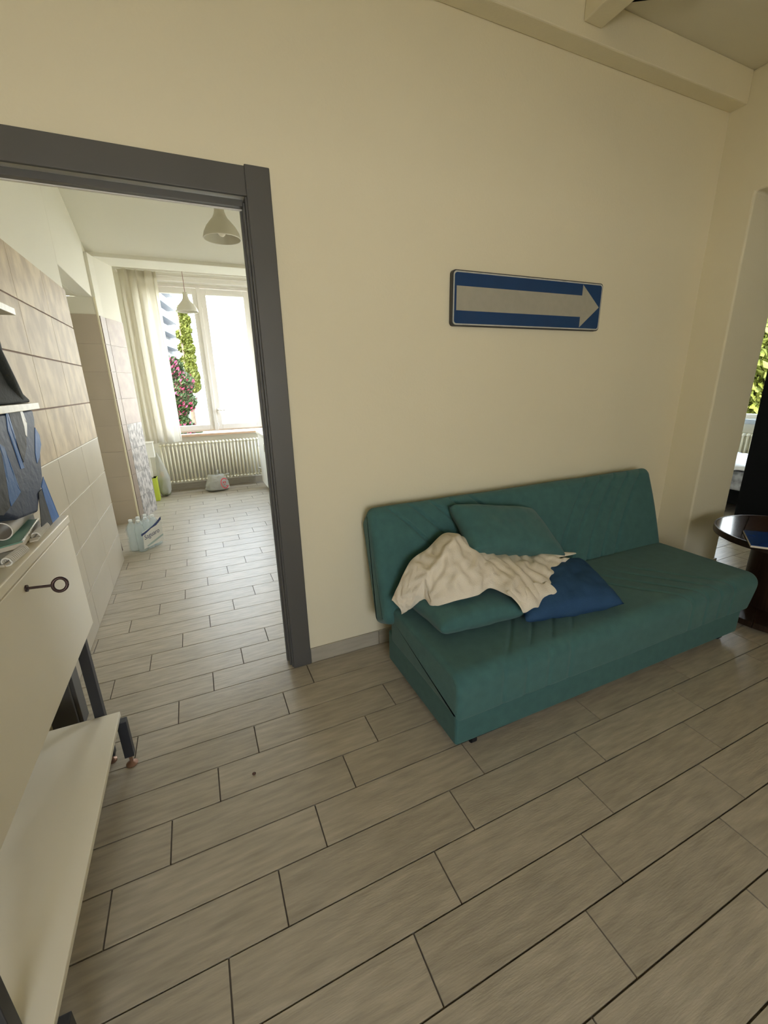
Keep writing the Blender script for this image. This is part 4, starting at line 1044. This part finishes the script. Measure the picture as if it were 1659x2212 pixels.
def cloud(rng, blobs, n):
    out = []; tot = sum(b[3] ** 3 for b in blobs)
    for (x, y, z, r) in blobs:
        for _ in range(int(n * r ** 3 / tot) + 8):
            d = Vector((rng.gauss(0, 1), rng.gauss(0, 1), rng.gauss(0, 1))).normalized() * (r * rng.uniform(.35, 1) ** .5)
            out.append((x + d.x, y + d.y, z + d.z))
    return out
def tree(name, base, label, blobs, n, size, mats, cat, seed, trunk, pink=0):
    rng = random.Random(seed); t = thing(name, base, label, cat)
    mb = MB(); leaves(mb, cloud(rng, blobs, n), size, rng); f_ = add('foliage', mb, mats[0], t); f_['kind'] = 'stuff'
    tb_ = MB(); tb_.tube(trunk, [.16 - .12 * k / max(1, len(trunk) - 1) for k in range(len(trunk))], 8)
    add('trunk', tb_, M_BARK, t, smooth=True)
    if pink:
        mb = MB(); leaves(mb, cloud(rng, [(x, y - .1, z, r * 1.05) for x, y, z, r in blobs], pink), size * .9, rng); f_ = add('blossoms', mb, mats[1], t); f_['kind'] = 'stuff'
    return t
GZ = -7.0
tree('cypress_tree', (.05, 20, GZ), 'slim yellow-green tree outside the kitchen window, left sash', [(.24 + .03 * math.sin(k * 2.1), 20, 1.5 + .36 * k, .27 - .008 * k) for k in range(9)] + [(.05, 20.2, 2.0 + .5 * k, .20) for k in range(4)], 9000, .085, [M_LEAFY], 'tree', 3, [(.05, 20, GZ), (.0, 20, -2), (.05, 20, 2), (.05, 20, 4.5)])
tree('bougainvillea', (-.35, 13.6, GZ), 'dark green bougainvillea with pink blossoms outside the kitchen window', [(-.34, 13.6, 1.95, .30), (-.12, 13.6, 1.55, .30), (-.36, 13.6, 1.25, .36), (-.10, 13.6, 1.05, .28), (-.42, 13.7, .75, .34), (-.30, 13.6, .30, .32), (-.02, 13.6, .18, .22), (-.5, 13.7, -.3, .4)], 15000, .06, [M_LEAF, M_PINK], 'shrub', 4, [(-.35, 13.7, GZ), (-.4, 13.7, -2), (-.3, 13.7, .4), (-.2, 13.7, 1.6)], pink=900)
tree('garden_tree', (10.5, 4.9, GZ), 'bright yellow-green tree filling the bedroom window', [(10.5, 4.6 + .35 * k, 1.2 + .3 * j, .62) for k in range(3) for j in range(-6, 4)], 16000, .10, [M_LEAFY], 'tree', 6, [(10.6, 4.9, GZ), (10.6, 4.9, -2), (10.5, 4.9, 1.5)])
ap = thing('apartment_block', (-3.7, 104, GZ), 'pale apartment block with projecting balconies outside the kitchen window', 'building')
M_BLDG = mat('pale_render', (0.05, 0.058, 0.07), 0.8, var=.05, scale=.5)
M_BALC = mat('balcony_white', (0.24, 0.26, 0.30), 0.7, var=.04, scale=1)
M_BGLS = mat('dark_window', (0.02, 0.03, 0.04), 0.15, var=.3, scale=2)
AL = Vector(ap.location)
def Lb(mb):                      # built along the block's own axes, the block itself is turned
    mb.v = [tuple(Vector(p) + AL) for p in mb.v]; return mb
add('wall', Lb(MB().box((-14, -2, 0), (-2.2, 24, 34))), M_BLDG, ap)
add('roof', Lb(MB().box((-14.4, -2.4, 34), (-1.8, 24.4, 34.6))), M_BALC, ap)
for k in range(10):
    zz = 2.2 + 3.05 * k
    b_ = add('balcony_slab', Lb(MB().box((-2.2, 0, zz), (0, 20, zz + .28))), M_BALC, ap)
    add('balcony_parapet', Lb(MB().box((-.14, 0, zz + .28), (0, 20, zz + 1.45)).box((-2.2, 0, zz + .28), (-.14, .14, zz + 1.45)).box((-2.2, 19.86, zz + .28), (-.14, 20, zz + 1.45))), M_BALC, b_, off=AL)
    for yy in (2.0, 8.0, 14.0):
        add('balcony_window', Lb(MB().box((-2.22, yy, zz + .3), (-2.16, yy + 2.4, zz + 2.4))), M_BGLS, ap)
ap.rotation_euler = (0, 0, -0.18)
tag(add('ground', MB().box((-60, -30, GZ - .2), (60, 180, GZ)), mat('dry_ground', (0.14, 0.13, 0.10), .9, var=.2, scale=.4)), 'dry pale ground far below the windows', 'ground', kind='structure')



o = add('crumb', MB().lathe([(0, 0), (.006, .0005), (.007, .003), (.003, .006), (0, .0065)], (.024, 1.32, 0.0), 9), M_BROWN, smooth=True)
tag(o, 'tiny brown crumb on the floor tiles in front of the doorway', 'crumb')
